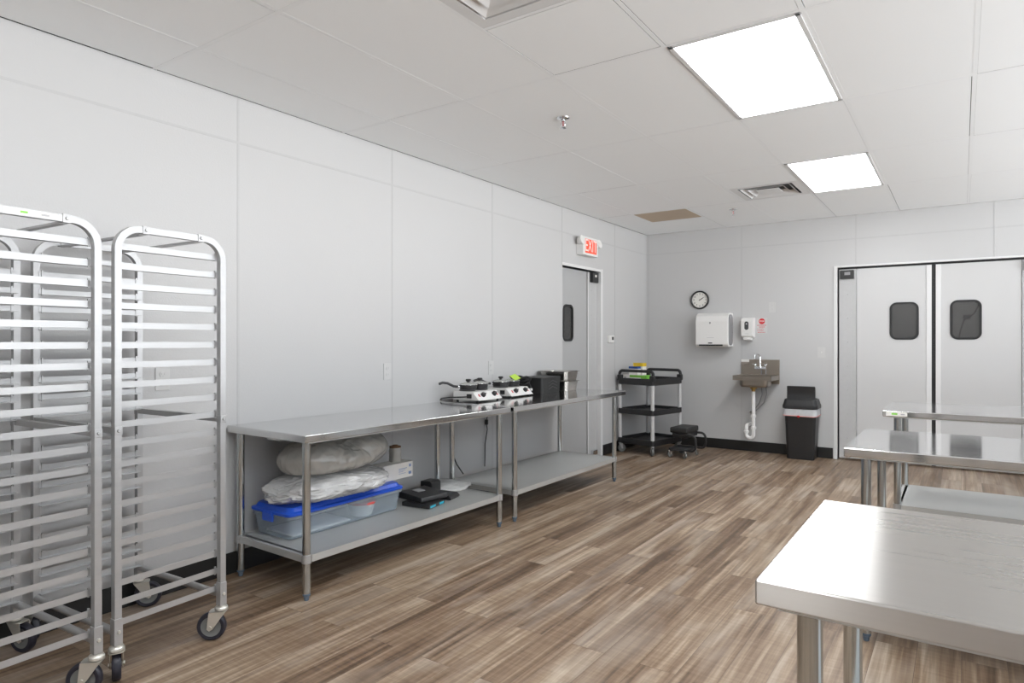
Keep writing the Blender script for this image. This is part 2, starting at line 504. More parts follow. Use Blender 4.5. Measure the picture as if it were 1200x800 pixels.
# panel strips
SZ = 2.408
seams_l = (-0.27, 0.934, 2.146, 3.352, 4.560, 6.985)
b = MB()
for y in seams_l: b.box(XL, XL + .0019, y - .007, y + .007, 0.12, HC, bev=.0008)
b.box(XL, XL + .0019, DL0 - .014, DL0, DH, HC, bev=.0008)
b.box(XL, XL + .0017, YF, YB, SZ - .007, SZ + .007, bev=.0008)
b.box(XL, XL + .0019, YB - .045, YB - .033, .12, HC, bev=.0008)
struct(b.build('trim_1', M['strip']), 'thin joint strips between the panels of the left wall', 'trim')
b = MB()
b.box(-2.154, -2.140, YB - .0019, YB, .12, HC, bev=.0008)
for x in (-0.938, 0.268): b.box(x - .007, x + .007, YB - .0019, YB, BDH, HC, bev=.0008)
b.box(1.48, 1.494, YB - .0019, YB, .12, HC, bev=.0008)
b.box(XL, XR, YB - .0017, YB, SZ - .012, SZ + .002, bev=.0008)
b.box(XL + .022, XL + .034, YB - .0019, YB, .12, HC, bev=.0008)
struct(b.build('trim_2', M['strip']), 'thin joint strips between the panels of the back wall', 'trim')

# cove base
def cove(b, x0, x1, y0, y1): b.box(x0, x1, y0, y1, 0, .118, bev=.003)
b = MB(); cove(b, XL, XL + .009, YF, DL0 - .005); cove(b, XL, XL + .009, DL1 + .045, YB)
struct(b.build('baseboard_left', M['base']), 'black rubber cove base along the left wall', 'baseboard')
b = MB(); cove(b, XL + .009, BD0 - .045, YB - .009, YB); cove(b, BD1 + .045, XR, YB - .009, YB)
struct(b.build('baseboard_back', M['base']), 'black rubber cove base along the back wall', 'baseboard')
b = MB(); cove(b, XR - .009, XR, YF, YB - .009)
struct(b.build('baseboard_right', M['base']), 'black rubber cove base along the right wall', 'baseboard')

# ------------------------------------------------------------------ ceiling
GX = [XL - .0010] + [-2.935 + 0.5985 * k for k in range(0, 10)] + [XR - .004]
GY = [YF + .004, -1.965, -0.75, 0.465, 1.682, 2.900, 4.115, 5.330, 6.545, YB + .0050]
LIGHT_COLS = [3]              # tile column of the two visible lights: x -1.139 .. -0.541
def col_index(x):
    for i in range(len(GX) - 1):
        if GX[i] <= x < GX[i + 1]: return i
lc = [col_index(-0.84)]
light_cells = []
for i in lc:
    for j in (0 + 1, 3, 5, 7): light_cells.append((i, j))
vent_cells = {(col_index(-1.4), 4): 0, (col_index(-1.4), 7): 1}
brown_cell = (col_index(-2.6), 8)
ceil = MB(); W = M['tile']; D = M['void']
def tile(x0, x1, y0, y1):
    gs = [random.choice((0.0, 0.0006, 0.0014, 0.0034)) + .0104 for _ in range(4)]
    z = HC + random.uniform(.0001, .0005)
    ceil.box(x0 + gs[0], x1 - gs[1], y0 + gs[2], y1 - gs[3], z, z + .002, mat=W)
for i in range(len(GX) - 1):
    for j in range(len(GY) - 1):
        x0, x1, y0, y1 = GX[i], GX[i + 1], GY[j], GY[j + 1]
        if (i, j) in light_cells: continue
        if (i, j) in vent_cells:
            ym = (y0 + y1) / 2
            if vent_cells[(i, j)] == 0: tile(x0, x1, ym, y1)      # near vent fills the front half
            else: tile(x0, x1, y0, ym)
            continue
        if (i, j) == brown_cell:
            tile(x0, x1, 7.098, y1); continue
        tile(x0, x1, y0, y1)
ceil.box(XL - .12, XR + .12, YF - .12, YB + .12, HC + .075, HC + .09, mat=D)
ceil.box(XL - .12, XL, YF - .12, YB + .12, HC + .001, HC + .076, mat=D); ceil.box(XR, XR + .12, YF - .12, YB + .12, HC + .001, HC + .076, mat=D)  # black boxes over the walls paint the perimeter gap dark
ceil.box(XL, XR, YF - .12, YF, HC + .001, HC + .076, mat=D); ceil.box(XL, XR, YB, YB + .12, HC + .001, HC + .076, mat=D)
struct(ceil.build('ceiling', W, smooth=0), 'white lay-in tile ceiling', 'ceiling')
b = MB(); z0, z1 = HC, HC + .0016
for x in GX[1:-1]: b.box(x - .0105, x + .0105, YF + .004, YB - .004, z0, z1)
for y in GY[1:-1]: b.box(XL + .004, XR - .004, y - .0105, y + .0105, z0 - .0003, z1 - .001)
for (i, j) in vent_cells:
    ym = (GY[j] + GY[j + 1]) / 2
    b.box(GX[i], GX[i + 1], ym - .0105, ym + .0105, z0 + .0002, z1 - .001)
i, j = brown_cell; b.box(GX[i], GX[i + 1], 7.0875, 7.1085, z0 + .0002, z1 - .001)
struct(b.build('trim_3', M['grid'], smooth=0), 'white ceiling grid bars', 'trim')
# ceiling lights
def make_light(x0, x1, y0, y1, label):
    cx, cy = (x0 + x1) / 2, (y0 + y1) / 2; w, l = x1 - x0 - .024, y1 - y0 - .024
    t = thing('ceiling_light', label, 'ceiling light', (cx, cy, HC))
    b = MB(); f = .022
    b.box(-w / 2, -w / 2 + f, -l / 2, l / 2, -.004, .055, bev=.0015); b.box(w / 2 - f, w / 2, -l / 2, l / 2, -.004, .055, bev=.0015)
    b.box(-w / 2, w / 2, -l / 2, -l / 2 + f, -.004, .055, bev=.0015); b.box(-w / 2, w / 2, l / 2 - f, l / 2, -.004, .055, bev=.0015)
    b.build('frame', M['white'], t)
    b = MB()
    n = 24; ring = []
    a, c = w / 2 - f + .002, l / 2 - f + .002
    b.box(-a, a, -c, c, .004, .010)
    b.build('diffuser', M['lamp'], t, smooth=0)
    return t
LN = {(lc[0], 5): 'large bright ceiling light panel nearer the camera, beside the ceiling sprinkler',
      (lc[0], 7): 'bright ceiling light panel further back, beside the dark slotted air vent'}
for (i, j) in light_cells:
    if (i, j) in LN: make_light(GX[i], GX[i + 1], GY[j], GY[j + 1], LN[(i, j)])
    else:
        make_light(GX[i], GX[i + 1], GY[j], GY[j + 1], 'ceiling light panel outside the picture')['group'] = 'ceiling lights outside the picture'

# ceiling vents (stepped louvre diffusers)
def make_vent(x0, x1, y0, y1, label, open_sides):
    cx, cy = (x0 + x1) / 2, (y0 + y1) / 2; w = (x1 - x0) - .024; l = (y1 - y0) - .024
    t = thing('ceiling_vent', label, 'air vent', (cx, cy, HC))
    def ringbox(b, o, wi, z0, z1):
        a, c = w / 2 - o, l / 2 - o
        b.box(-a, a, -c, -c + wi, z0, z1); b.box(-a, a, c - wi, c, z0, z1)
        b.box(-a, -a + wi, -c + wi, c - wi, z0, z1); b.box(a - wi, a, -c + wi, c - wi, z0, z1)
    b = MB(); ringbox(b, 0, .055, 0.0, .006); b.build('frame', M['white'], t, smooth=0)
    for k, o in enumerate((.072, .128)):
        b = MB()
        a, c = w / 2 - o, l / 2 - o
        s = .042
        zo, zi = (-.002, .030) if open_sides else (-.003, .012)
        outer = [(-a, -c, zo), (a, -c, zo), (a, c, zo), (-a, c, zo)]
        inner = [(-a + s, -c + s, zi), (a - s, -c + s, zi), (a - s, c - s, zi), (-a + s, c - s, zi)]
        th = .002
        r = [outer, inner, [(x * .985, y * .985, z + th + .001) for x, y, z in inner], [(x * .985, y * .985, z + th) for x, y, z in outer]]
        b.loft(r + [outer], cap0=False, cap1=False)
        b.build('louvre', M['white'], t, smooth=0)
    b = MB(); a = w / 2 - .19; c = l / 2 - .19
    b.box(-a, a, -c, c, -.002, .004, bev=.0015); b.build('core_plate', M['white'], t)
    b = MB(); zt = .055 if open_sides else .016
    b.box(-w / 2 + .02, w / 2 - .02, -l / 2 + .02, l / 2 - .02, zt - .003, zt)
    b.box(-w / 2 + .05, -w / 2 + .054, -l / 2 + .05, l / 2 - .05, .006, zt); b.box(w / 2 - .054, w / 2 - .05, -l / 2 + .05, l / 2 - .05, .006, zt)
    b.box(-w / 2 + .05, w / 2 - .05, -l / 2 + .05, -l / 2 + .054, .006, zt); b.box(-w / 2 + .05, w / 2 - .05, l / 2 - .054, l / 2 - .05, .006, zt)
    b.build('neck', M['darkgrey'] if open_sides else M['white'], t, smooth=0)
    return t
for (i, j), k in vent_cells.items():
    ym = (GY[j] + GY[j + 1]) / 2
    if k == 0: make_vent(GX[i], GX[i + 1], GY[j], ym, 'white square stepped ceiling vent cut off by the top of the photo', False)
    else: make_vent(GX[i], GX[i + 1], ym, GY[j + 1], 'slotted ceiling air vent with dark slots beside the far light panel', True)

# bare brown panel where a tile is missing its face
i, j = brown_cell
b = MB(); b.box(GX[i] + .0115, GX[i + 1] - .0115, GY[j] + .0115, 7.0865, HC + .0005, HC + .012)
tag(b.build('ceiling_panel', M['card'], smooth=0), 'bare brown ceiling panel near the back left corner', 'ceiling panel')

# sprinklers
def make_sprinkler(x, y, label):
    t = thing('fire_sprinkler', label, 'sprinkler', (x, y, HC))
    b = MB(); b.lathe([(0, .004), (.036, .004), (.040, .001), (.038, -.004), (.024, -.010), (.015, -.010), (.015, -.003), (0, -.003)], seg=28)
    b.build('escutcheon', M['chrome'], t)
    b = MB(); b.cyl((0, 0, 0), (0, 0, -.022), .011, seg=16)
    b.tube([(.010, 0, -.02), (.015, 0, -.034), (.011, 0, -.05), (.003, 0, -.058)], .0028, seg=8)
    b.tube([(-.010, 0, -.02), (-.015, 0, -.034), (-.011, 0, -.05), (-.003, 0, -.058)], .0028, seg=8)
    b.cyl((0, 0, -.052), (0, 0, -.062), .005, seg=12)
    b.build('frame', M['chrome'], t)
    b = MB(); b.cyl((0, 0, -.022), (0, 0, -.053), .0028, seg=10); b.build('bulb', M['redbulb'], t)
    b = MB(); b.lathe([(0, -.061), (.018, -.062), (.019, -.0635), (0, -.0645)], seg=20); b.build('deflector', M['chrome'], t)
make_sprinkler(-2.01, 3.47, 'chrome fire sprinkler head on the ceiling left of the near light panel')
make_sprinkler(-1.945, 6.86, 'small fire sprinkler head on the ceiling right of the brown panel')

# ------------------------------------------------------------------ left swing door
d1 = bpy.data.objects.new('door_1', None); COL.objects.link(d1); struct(d1, 'grey swing door with small dark window in the left wall', 'door')
d1.location = (XL, DL0, 0)
b = MB()
X0 = -.055
def with_hole(b, u0, u1, z0, z1, d0, d1_, hole, axis, nseg=6):
    """panel with a rounded hole: quads stitched between the outline and the hole outline"""
    cx, cz, w, h, r = hole
    inner = rrect(w, h, r, nseg, cx, cz)
    n = len(inner)
    outer = []
    for (px, pz) in inner:
        dx, dz = px - cx, pz - cz
        outer.append((px, pz))
    # project each inner vertex to the outer rectangle by its quadrant index
    per = nseg + 1
    corners = [(u1, z1), (u0, z1), (u0, z0), (u1, z0)]
    out = []
    for q in range(4):
        for k in range(per):
            px, pz = inner[q * per + k]
            t = k / nseg
            c = corners[q]
            # first half of the arc slides along one side, second half along the other
            if q == 0: a, e = (c[0], pz), (px, c[1])
            elif q == 1: a, e = (px, c[1]), (c[0], pz)
            elif q == 2: a, e = (c[0], pz), (px, c[1])
            else: a, e = (px, c[1]), (c[0], pz)
            if k == 0: out.append(a)
            elif k == nseg: out.append(e)
            elif t < .5: out.append((a[0] + (c[0] - a[0]) * 2 * t, a[1] + (c[1] - a[1]) * 2 * t))
            else: out.append((c[0] + (e[0] - c[0]) * (2 * t - 1), c[1] + (e[1] - c[1]) * (2 * t - 1)))
    def P(p, d): return (d, p[0], p[1]) if axis == 'x' else (p[0], d, p[1])
    rings = [[P(p, d0) for p in out], [P(p, d0) for p in inner], [P(p, d1_) for p in inner], [P(p, d1_) for p in out], [P(p, d0) for p in out]]
    b.loft(rings, cap0=False, cap1=False)
hole_l = (.205, 1.485, .205, .375, .055)
with_hole(b, -.05, .618, .03, DH - .012, X0 - .04, X0, hole_l, 'x')
dp = b.build('panel', M['door_grey'], d1, smooth=30)
def pane_set(parent, hole, dfront, axis, sgn, dback):
    cx, cz, w, h, r = hole
    b = MB()
    o = rrect(w + .012, h + .012, r + .006, 8, cx, cz); n_ = rrect(w - .030, h - .030, max(.01, r - .015), 8, cx, cz)
    def P(p, d): return (d, p[0], p[1]) if axis == 'x' else (p[0], d, p[1])
    f = dfront + sgn * .008; k = dfront - sgn * .012
    b.loft([[P(p, dfront) for p in o], [P(p, f) for p in o], [P(p, f) for p in n_], [P(p, k) for p in n_], [P(p, k) for p in o], [P(p, dfront) for p in o]], cap0=False, cap1=False)
    g = b.build('window_gasket', M['rubber'], parent, smooth=30)
    b = MB()
    w2, h2 = w - .02, h - .02
    poly = rrect(w2, h2, max(.01, r - .01), 8, cx, cz)
    a0, a1 = dfront - sgn * .004, dfront - sgn * .009
    b.loft([[P(p, a0) for p in poly], [P(p, a1) for p in poly]])
    b.build('window_pane', M['pane'], parent, smooth=0)
pane_set(d1, hole_l, X0, 'x', 1, X0 - .04)
b = MB(); b.box(-.110, -.100, -.03, .87, -.0, DH + .02)
b.build('backing', M['midgrey'], d1, smooth=0)
b = MB(); b.box(X0 - .035, X0 + .012, .622, .846, .03, DH - .012, bev=.003)
for z in (.3, .62, .94, 1.26, 1.58, 1.86):
    b.lathe([(0, .004), (.004, .003), (.006, 0)], (X0 + .012, .712, z), 10, Matrix.Rotation(R(90), 4, 'Y'))
b.build('hinge_spine', M['spine'], d1)
b = MB(); b.box(X0 + .012, X0 + .020, .620, .634, .03, DH - .012, bev=.002); b.build('edge_strip', M['white'], d1)
b = MB(); b.box(X0 + .012, -.002, .672, .812, 1.945, 2.058, bev=.006); 
hb = b.build('hinge_box', M['black'], d1)
b = MB(); b.box(-.002, -.0008, .722, .762, 2.005, 2.030); b.build('hinge_label', M['paper'], hb, smooth=0)
b = MB(); b.box(X0 + .010, X0 + .052, .694, .790, .030, .082, bev=.006); b.build('bottom_pivot', M['chrome'], d1)
b = MB()
b.box(XL - .10, XL + .006, DL1 - .006, DL1 + .040, 0, DH + .035, bev=.002)
b.box(XL - .10, XL + .005, DL0 - .012, DL1 - .006, DH, DH + .030, bev=.002)
struct(b.build('trim_4', M['white']), 'white frame around the swing door in the left wall', 'trim')

# ------------------------------------------------------------------ double swing door
def swing_leaf(nm, label, x0, x1, spine_left, hole, zt):
    t = bpy.data.objects.new(nm, None); COL.objects.link(t); struct(t, label, 'door')
    t.location = (0, YB, 0)
    yf, yb = .018, .058
    sw = .168
    p0, p1 = (x0 + sw + .004, x1) if spine_left else (x0, x1 - sw - .004)
    s0, s1 = (x0, x0 + sw) if spine_left else (x1 - sw, x1)
    b = MB(); with_hole(b, p0, p1, .02, zt, yf, yb, hole, 'y'); b.build('panel', M['door'], t, smooth=30)
    pane_set(t, hole, yf, 'y', -1, yb)
    b = MB(); b.box(s0, s1, yf - .012, yb, .02, zt, bev=.003)
    cx = (s0 + s1) / 2
    for z in (.24, .50, .76, 1.02, 1.28, 1.54, 1.80):
        b.lathe([(0, .004), (.004, .003), (.007, 0)], (cx, yf - .012, z), 10, Matrix.Rotation(R(90), 4, 'X'))
    b.build('hinge_spine', M['spine'], t)
    e0, e1 = (p1 - .044, p1) if spine_left else (p0, p0 + .044)
    b = MB(); b.box(e0, e1, yf - .006, yf + .002, .02, zt, bev=.002); b.build('edge_strip', M['white'], t)
    g0, g1 = (p1 - .001, p1 + .014) if spine_left else (p0 - .014, p0 + .001)
    b = MB(); b.box(g0, g1, yf + .004, yb - .004, .015, zt); b.build('edge_gasket', M['rubber'], t, smooth=0)
    h0, h1 = (s0 + .012, s0 + .148) if spine_left else (s1 - .148, s1 - .012)
    b = MB(); b.box(h0, h1, -.030, yf - .012, zt - .105, zt - .012, bev=.005); hb = b.build('hinge_box', M['black'], t)
    b = MB(); b.box(h0 + .045, h1 - .035, -.0313, -.030, zt - .065, zt - .033); b.build('hinge_label', M['midgrey'], hb, smooth=0)
    b = MB(); b.box(s0 + .06, s1 - .06, -.012, yf - .012, .02, .05, bev=.004); b.build('bottom_pivot', M['chrome'], t)
    return t
swing_leaf('door_2', 'left leaf of the white double swing door, with black hinge box and dark window', -1.103, -0.249, True, (-.492, 1.505, .250, .380, .062), BDH - .022)
swing_leaf('door_3', 'right leaf of the white double swing door, with dark window', -0.214, 0.650, False, (.037, 1.508, .250, .385, .062), BDH - .022)
b = MB()
b.box(BD0 - .036, BD0, YB - .010, YB + .11, 0, BDH + .020, bev=.002)
b.box(BD1, BD1 + .036, YB - .010, YB + .11, 0, BDH + .020, bev=.002)
b.box(BD0 - .036, BD1 + .036, YB - .008, YB + .11, BDH, BDH + .020, bev=.002)
struct(b.build('trim_5', M['white']), 'white frame around the double swing door', 'trim')
b = MB()
b.box(BD0 + .001, BD1 - .001, YB + .030, YB + .050, BDH - .021, BDH - .001)  # shade of the door gaps painted as black strips
b.box(BD0 + .001, BD0 + .013, YB + .030, YB + .050, 0.012, BDH - .021); b.box(BD1 - .013, BD1 - .001, YB + .030, YB + .050, 0.012, BDH - .021)
b.box(-.234, -.229, YB + .030, YB + .050, 0.012, BDH - .021)
struct(b.build('trim_6', M['rubber'], smooth=0), 'black strips painting the dark gaps around the double swing door', 'trim')
# cable seen through the right door window
t = thing('hanging_cable', 'dark hanging cable with clip seen through the right door window', 'cable', (.0, 8.45, 0))
b = MB(); b.tube([(.16, .0, 1.70), (.12, 0, 1.60), (.08, 0, 1.555), (.04, 0, 1.545), (.02, 0, 1.50), (-.01, 0, 1.40), (-.03, 0, 1.25), (-.035, 0, 1.0), (-.035, 0, .02)], .006)
b.build('cord', M['rubber'], t)
b = MB(); b.box(.015, .085, -.015, .015, 1.525, 1.575, bev=.005); b.build('clip', M['rubber'], t)

# unseen light added to grey the hall behind the door windows
hl = thing('ceiling_light', 'unseen added light in the hall beyond the double door', 'ceiling light', (-.3, 8.7, 2.59))
b = MB(); b.box(-.5, .5, -.12, .12, -.03, .008, bev=.008); b.build('housing', M['white'], hl)
b = MB(); b.box(-.46, .46, -.09, .09, -.034, -.029); b.build('diffuser', emit('hall_fill', (1, .98, .95), 26.0), hl, smooth=0)

# ================================================================== WORK TABLES
def foot_mesh(b, x, y, r):
    b.lathe([(0, 0), (r * .55, 0), (r * .62, .004), (r * .72, .020), (r * .98, .024), (r * 1.02, .034), (r * .9, .038), (0, .038)], (x, y, 0), 20)
def work_table(label, loc, rz, L, Dp, h, topm, legs, shelf_z, ov=.04, shelf=True, rim=.038, sticker=False, leg_r=.0203):
    """local x runs along the table, local -y is its front; legs = (x_left, x_right, y_front, y_back)"""
    t = thing('work_table', label, 'table', loc, rz)
    b = MB()
    b.box(-L / 2, L / 2, -Dp / 2, Dp / 2, h - rim, h, bev=.0045, seg=3)
    b.build('tabletop', topm, t)
    b = MB()                                             # hat channel hem under the top
    i = .034
    for (x0, x1, y0, y1) in ((-L / 2 + i, L / 2 - i, -Dp / 2 + .012, -Dp / 2 + .020), (-L / 2 + i, L / 2 - i, Dp / 2 - .020, Dp / 2 - .012)):
        b.box(x0, x1, y0, y1, h - rim - .006, h - rim + .001)
    b.box(-L / 2 + .06, L / 2 - .06, -.06, .06, h - rim - .022, h - rim + .001, bev=.003)
    b.build('underframe', M['shelf'], t)
    xl, xr, yf, yb = legs
    for (x, y) in ((xl, yf), (xr, yf), (xl, yb), (xr, yb)):
        b = MB(); b.cyl((x, y, .036), (x, y, h - rim), leg_r, seg=24)
        lg = b.build('leg', M['legm'], t)
        b = MB(); foot_mesh(b, x, y, leg_r * .95); b.build('foot', M['foot'], lg)
    b = MB(); rr = .036
    b.box(xl + .004, xr - .004, yf - .006, yb + .006, shelf_z - .003, shelf_z, bev=.001)
    for y in (yf - .018, yb + .014):
        b.box(xl + .02, xr - .02, y, y + .004, shelf_z - rr, shelf_z, bev=.0015)
    b.box(xl + .02, xr - .02, yf - .018, yf, shelf_z - .003, shelf_z, bev=.001); b.box(xl + .02, xr - .02, yb, yb + .018, shelf_z - .003, shelf_z, bev=.001)
    for x in (xl - .016, xr + .012):
        b.box(x, x + .004, yf + .02, yb - .02, shelf_z - rr, shelf_z, bev=.0015)
    b.box(xl - .016, xl + .02, yf + .02, yb - .02, shelf_z - .003, shelf_z, bev=.001); b.box(xr - .02, xr + .016, yf + .02, yb - .02, shelf_z - .003, shelf_z, bev=.001)
    s = b.build('undershelf', M['shelf'], t)
    for (x, y) in ((xl, yf), (xr, yf), (xl, yb), (xr, yb)):
        b = MB(); g = leg_r + .0035
        b.lathe([(leg_r + .0002, -rr - .003), (g, -rr - .003), (g, .003), (leg_r + .0002, .003)], (x, y, shelf_z), 20)
        b.build('leg_bracket', M['alu'], s)
    if sticker:
        b = MB(); y = -Dp / 2 - .0006
        b.box(-L / 2 + .020, -L / 2 + .135, y, -Dp / 2 + .001, h - rim + .006, h - .007)
        st = b.build('label_sticker', M['paper'], t, smooth=0)
        b = MB(); b.box(-L / 2 + .05, -L / 2 + .082, y - .0006, y, h - rim + .014, h - .013); b.build('green_mark', M['green'], st, smooth=0)
        b = MB(); b.box(-L / 2 + .100, -L / 2 + .122, y - .0006, y, h - rim + .015, h - .016); b.build('grey_mark', M['greypr'], st, smooth=0)
    return t
ZT = .829
# long wall tables: local x points to the back of the room (world +y); local -y faces the room (world +x)
def wall_table(label, y0, y1, xf0, xf1, depth, lx0, lx1, topm, back_in=.06, fi=.045):
    """front edge from (xf0,y0) to (xf1,y1)"""
    ang = math.atan2(y1 - y0, xf1 - xf0)          # direction of the long axis
    L = math.hypot(y1 - y0, xf1 - xf0)
    mx, my = (xf0 + xf1) / 2, (y0 + y1) / 2
    nx, ny = -math.sin(ang), math.cos(ang)        # local +y = towards the wall
    c = (mx + nx * depth / 2, my + ny * depth / 2, 0)
    xl = lx0 - (y0 + y1) / 2; xr = lx1 - (y0 + y1) / 2
    return work_table(label, c, ang, L, depth, ZT, topm, (xl, xr, -depth / 2 + fi, depth / 2 - back_in), .225)
wall_table('long stainless work table by the racks, with blue-lidded tote on its undershelf', 2.050, 3.762, -2.640, -2.600, .690, 2.095, 3.690, M['top'], fi=.050)
wall_table('long stainless work table by the grey door, with hot plates on top and bare undershelf', 3.787, 5.635, -2.592, -2.588, .690, 3.862, 5.487, M['top'], fi=.047)
# island tables on the right: local x = world x, local -y faces the camera
LA = 1.83
work_table('nearest stainless work table at lower right, with brushed top and rounded corner', (-.287 + LA / 2, 1.4725, 0), 0, LA, .671, .890, M['topA'],
           (-LA / 2 + .077, LA / 2 - .077, -.2825, .2475), .250, rim=.043)
LB = 1.83
work_table('middle stainless work table on the right, its glossy top reflecting the door windows', (-.421 + LB / 2, 3.525, 0), 0, LB, .755, .830, M['top'],
           (-LB / 2 + .083, LB / 2 - .083, -.338, .330), .225, rim=.0385)
LC = 1.83
work_table('farthest stainless work table on the right, with green-marked label on its corner', (-.412 + LC / 2, 5.125, 0), 0, LC, .76, .853, M['top'],
           (-LC / 2 + .080, LC / 2 - .080, -.345, .335), .262, rim=.038, sticker=True)

# ================================================================== SHEET PAN RACKS
RW, RD, RH = .438, .645, 1.735
def rack(label, cx, cy, rz, headings, sticker):
    t = thing('sheet_pan_rack', label, 'rack', (cx, cy, 0), rz)
    s = .0254; zb = .155; rad = .085
    X, Y = RW / 2, RD / 2
    for sy in (-1, 1):
        y = sy * Y
        b = MB()
        pts = [(-X, y, zb), (-X, y, RH - rad - s / 2)] + arc((-X + rad, y, RH - rad - s / 2), rad, 180, 90, 10)[1:] \
            + arc((X - rad, y, RH - rad - s / 2), rad, 90, 0, 10) + [(X, y, zb)]
        b.tube(pts, 0, square=(s, s))
        fr = b.build('side_frame', M['alu'], t, smooth=25)
        for sx in (-1, 1):
            b = MB(); b.box(sx * X - .0158, sx * X + .0158, y - .0158, y + .0158, zb - .004, zb + .095, bev=.002)
            sl = b.build('post_sleeve', M['alu'], fr)
            b = MB(); b.lathe([(0, .006), (.006, .006), (.0075, .003), (.0075, 0)], (sx * X, y + sy * .0158, zb + .045), 6, Matrix.Rotation(R(90 if sy < 0 else -90), 4, 'X'))
            b.build('bolt', M['zinc'], fr)
        # clips where the crossbars meet the frame
        for (x, z, w) in ((-.115, RH - s / 2, .026), (.115, RH - s / 2, .026), (-X, .955, .028), (X, .955, .028)):
            b = MB(); b.box(x - w / 2, x + w / 2, y - .0155, y + .0155, z - .0155, z + .0155, bev=.0015)
            b.lathe([(0, .005), (.005, .005), (.0065, .002), (.0065, 0)], (x, y + sy * .0155, z), 10, Matrix.Rotation(R(90 if sy < 0 else -90), 4, 'X'))
            b.build('clamp', M['alu'], fr)
        # runners
        for k in range(20):
            z = 1.652 - .0752 * k
            b = MB(); yi = y - sy * (s / 2)
            ya, yb_ = sorted((yi, yi - sy * .002)); b.box(-X + .006, X - .006, ya, yb_, z - .012, z + .012)
            ya, yb_ = sorted((yi - sy * .002, yi - sy * .030)); b.box(-X + .006, X - .006, ya, yb_, z - .012, z - .010)
            ya, yb_ = sorted((yi, yi - sy * .005))
            for sx in (-1, 1): b.box(sx * (X - .020) - .0035, sx * (X - .020) + .0035, ya, yb_, z - .016, z + .019)
            b.build('runner', M['alu'], t, smooth=0)
    for x in (-.115, .115):
        b = MB(); b.box(x - .0125, x + .0125, -Y + s / 2, Y - s / 2, RH - s - .004, RH - s + .004); b.build('crossbar', M['alu'], t, smooth=0)
    for x in (-X, X):
        b = MB(); b.box(x - .0115, x + .0115, -Y + s / 2, Y - s / 2, .943, .967); b.build('crossbar', M['alu'], t, smooth=0)
        b = MB(); b.cyl((x, -Y + s / 2, .195), (x, Y - s / 2, .195), .0145, seg=16); b.build('crossbar', M['alu'], t)
    for k, (sx, sy) in enumerate(((-1, -1), (1, -1), (-1, 1), (1, 1))):
        h = headings[k] - rz
        c = bpy.data.objects.new('caster', None)
        Mx = Matrix.Translation((sx * X, sy * Y, 0)) @ Matrix.Rotation(h, 4, 'Z')
        off = .040; wr = .0605
        b = MB(); b.lathe([(0, zb - .004), (.013, zb - .004), (.024, zb - .010), (.027, zb - .016), (.027, zb - .024), (.020, zb - .028), (0, zb - .028)], seg=24)
        # fork: crown plate and two tapering cheeks
        b.prism(rrect(.07, .056, .018, 4, .012, 0), zb - .032, zb - .028, 'z')
        for s2 in (-1, 1):
            ya, yb2 = sorted((s2 * .0200, s2 * .0235))
            b.prism([(-.022, zb - .030), (.046, zb - .030), (off + .014, wr - .008), (off + .004, wr - .016), (off - .010, wr - .008)], ya, yb2, 'y')
        b.cyl((off, -.028, wr), (off, .028, wr), .007, seg=12)
        bmesh.ops.transform(b.bm, matrix=Mx, verts=b.bm.verts[:])
        fk = b.build('caster_fork', M['zinc'], t)
        b = MB(); prof = [(wr * .70, -.014), (wr * .90, -.0155), (wr * .985, -.010), (wr, 0), (wr * .985, .010), (wr * .90, .0155), (wr * .70, .014), (wr * .70, -.014)]
        b.lathe(prof, (off, 0, wr), 36, Matrix.Rotation(R(90), 4, 'X'))
        bmesh.ops.transform(b.bm, matrix=Mx, verts=b.bm.verts[:])
        b.build('tyre', M['tyre'], fk)
        b = MB(); b.lathe([(0, -.017), (.014, -.017), (.016, -.010), (wr * .52, -.008), (wr * .71, -.013), (wr * .71, .013), (wr * .52, .008), (.016, .010), (.014, .017), (0, .017)], (off, 0, wr), 36, Matrix.Rotation(R(90), 4, 'X'))
        bmesh.ops.transform(b.bm, matrix=Mx, verts=b.bm.verts[:])
        b.build('wheel_hub', M['hub'], fk)
    if sticker:
        b = MB(); z = RH - s / 2; y = -Y - s / 2
        b.box(-.075, .085, y - .0008, y, z - .010, z + .010)
        st = b.build('label_sticker', M['paper'], t, smooth=0)
        b = MB(); b.box(-.026, -.004, y - .0014, y - .0008, z - .003, z + .004); b.build('green_mark', M['green'], st, smooth=0)
        b = MB(); b.box(.036, .060, y - .0014, y - .0008, z - .004, z + .003); b.build('grey_mark', M['greypr'], st, smooth=0)
    return t
rzr = R(93.2)
imgleft = math.atan2(-.567, -.8235)      # world heading of a wheel trailing to the left in plan
rack('aluminium sheet pan rack cut off by the left edge, with green-marked label on top', -2.917, .866, rzr,
     (imgleft, imgleft + .15, R(30), R(20)), True)
rack('aluminium sheet pan rack standing next to the long work table', -2.952, 1.377, rzr,
     (R(156), imgleft + .1, R(190), R(60)), False)

# ================================================================== ON AND UNDER THE LONG TABLES
# storage tote
tx0, tx1, ty0, ty1 = -3.275, -2.920, 2.165, 3.035
t = thing('storage_tote', 'clear low storage tote with blue lid on the undershelf', 'storage box', ((tx0 + tx1) / 2, (ty0 + ty1) / 2, .2255))
w, l = tx1 - tx0, ty1 - ty0
def shell(b, outs, th):
    """open-top walls from a list of (w,l,r,z)"""
    rings = [[(x, y, z) for x, y in rrect(a, c, r, 5)] for a, c, r, z in outs]
    inner = [[(x, y, max(z, outs[0][3] + th)) for x, y in rrect(a - 2 * th, c - 2 * th, max(.004, r - th), 5)] for a, c, r, z in outs][::-1]
    b.loft(rings + inner, cap0=True, cap1=True)
b = MB(); shell(b, [(w - .07, l - .07, .03, .0), (w - .055, l - .055, .035, .006), (w - .025, l - .025, .035, .112), (w - .006, l - .006, .038, .114), (w - .006, l - .006, .038, .130)], .002)
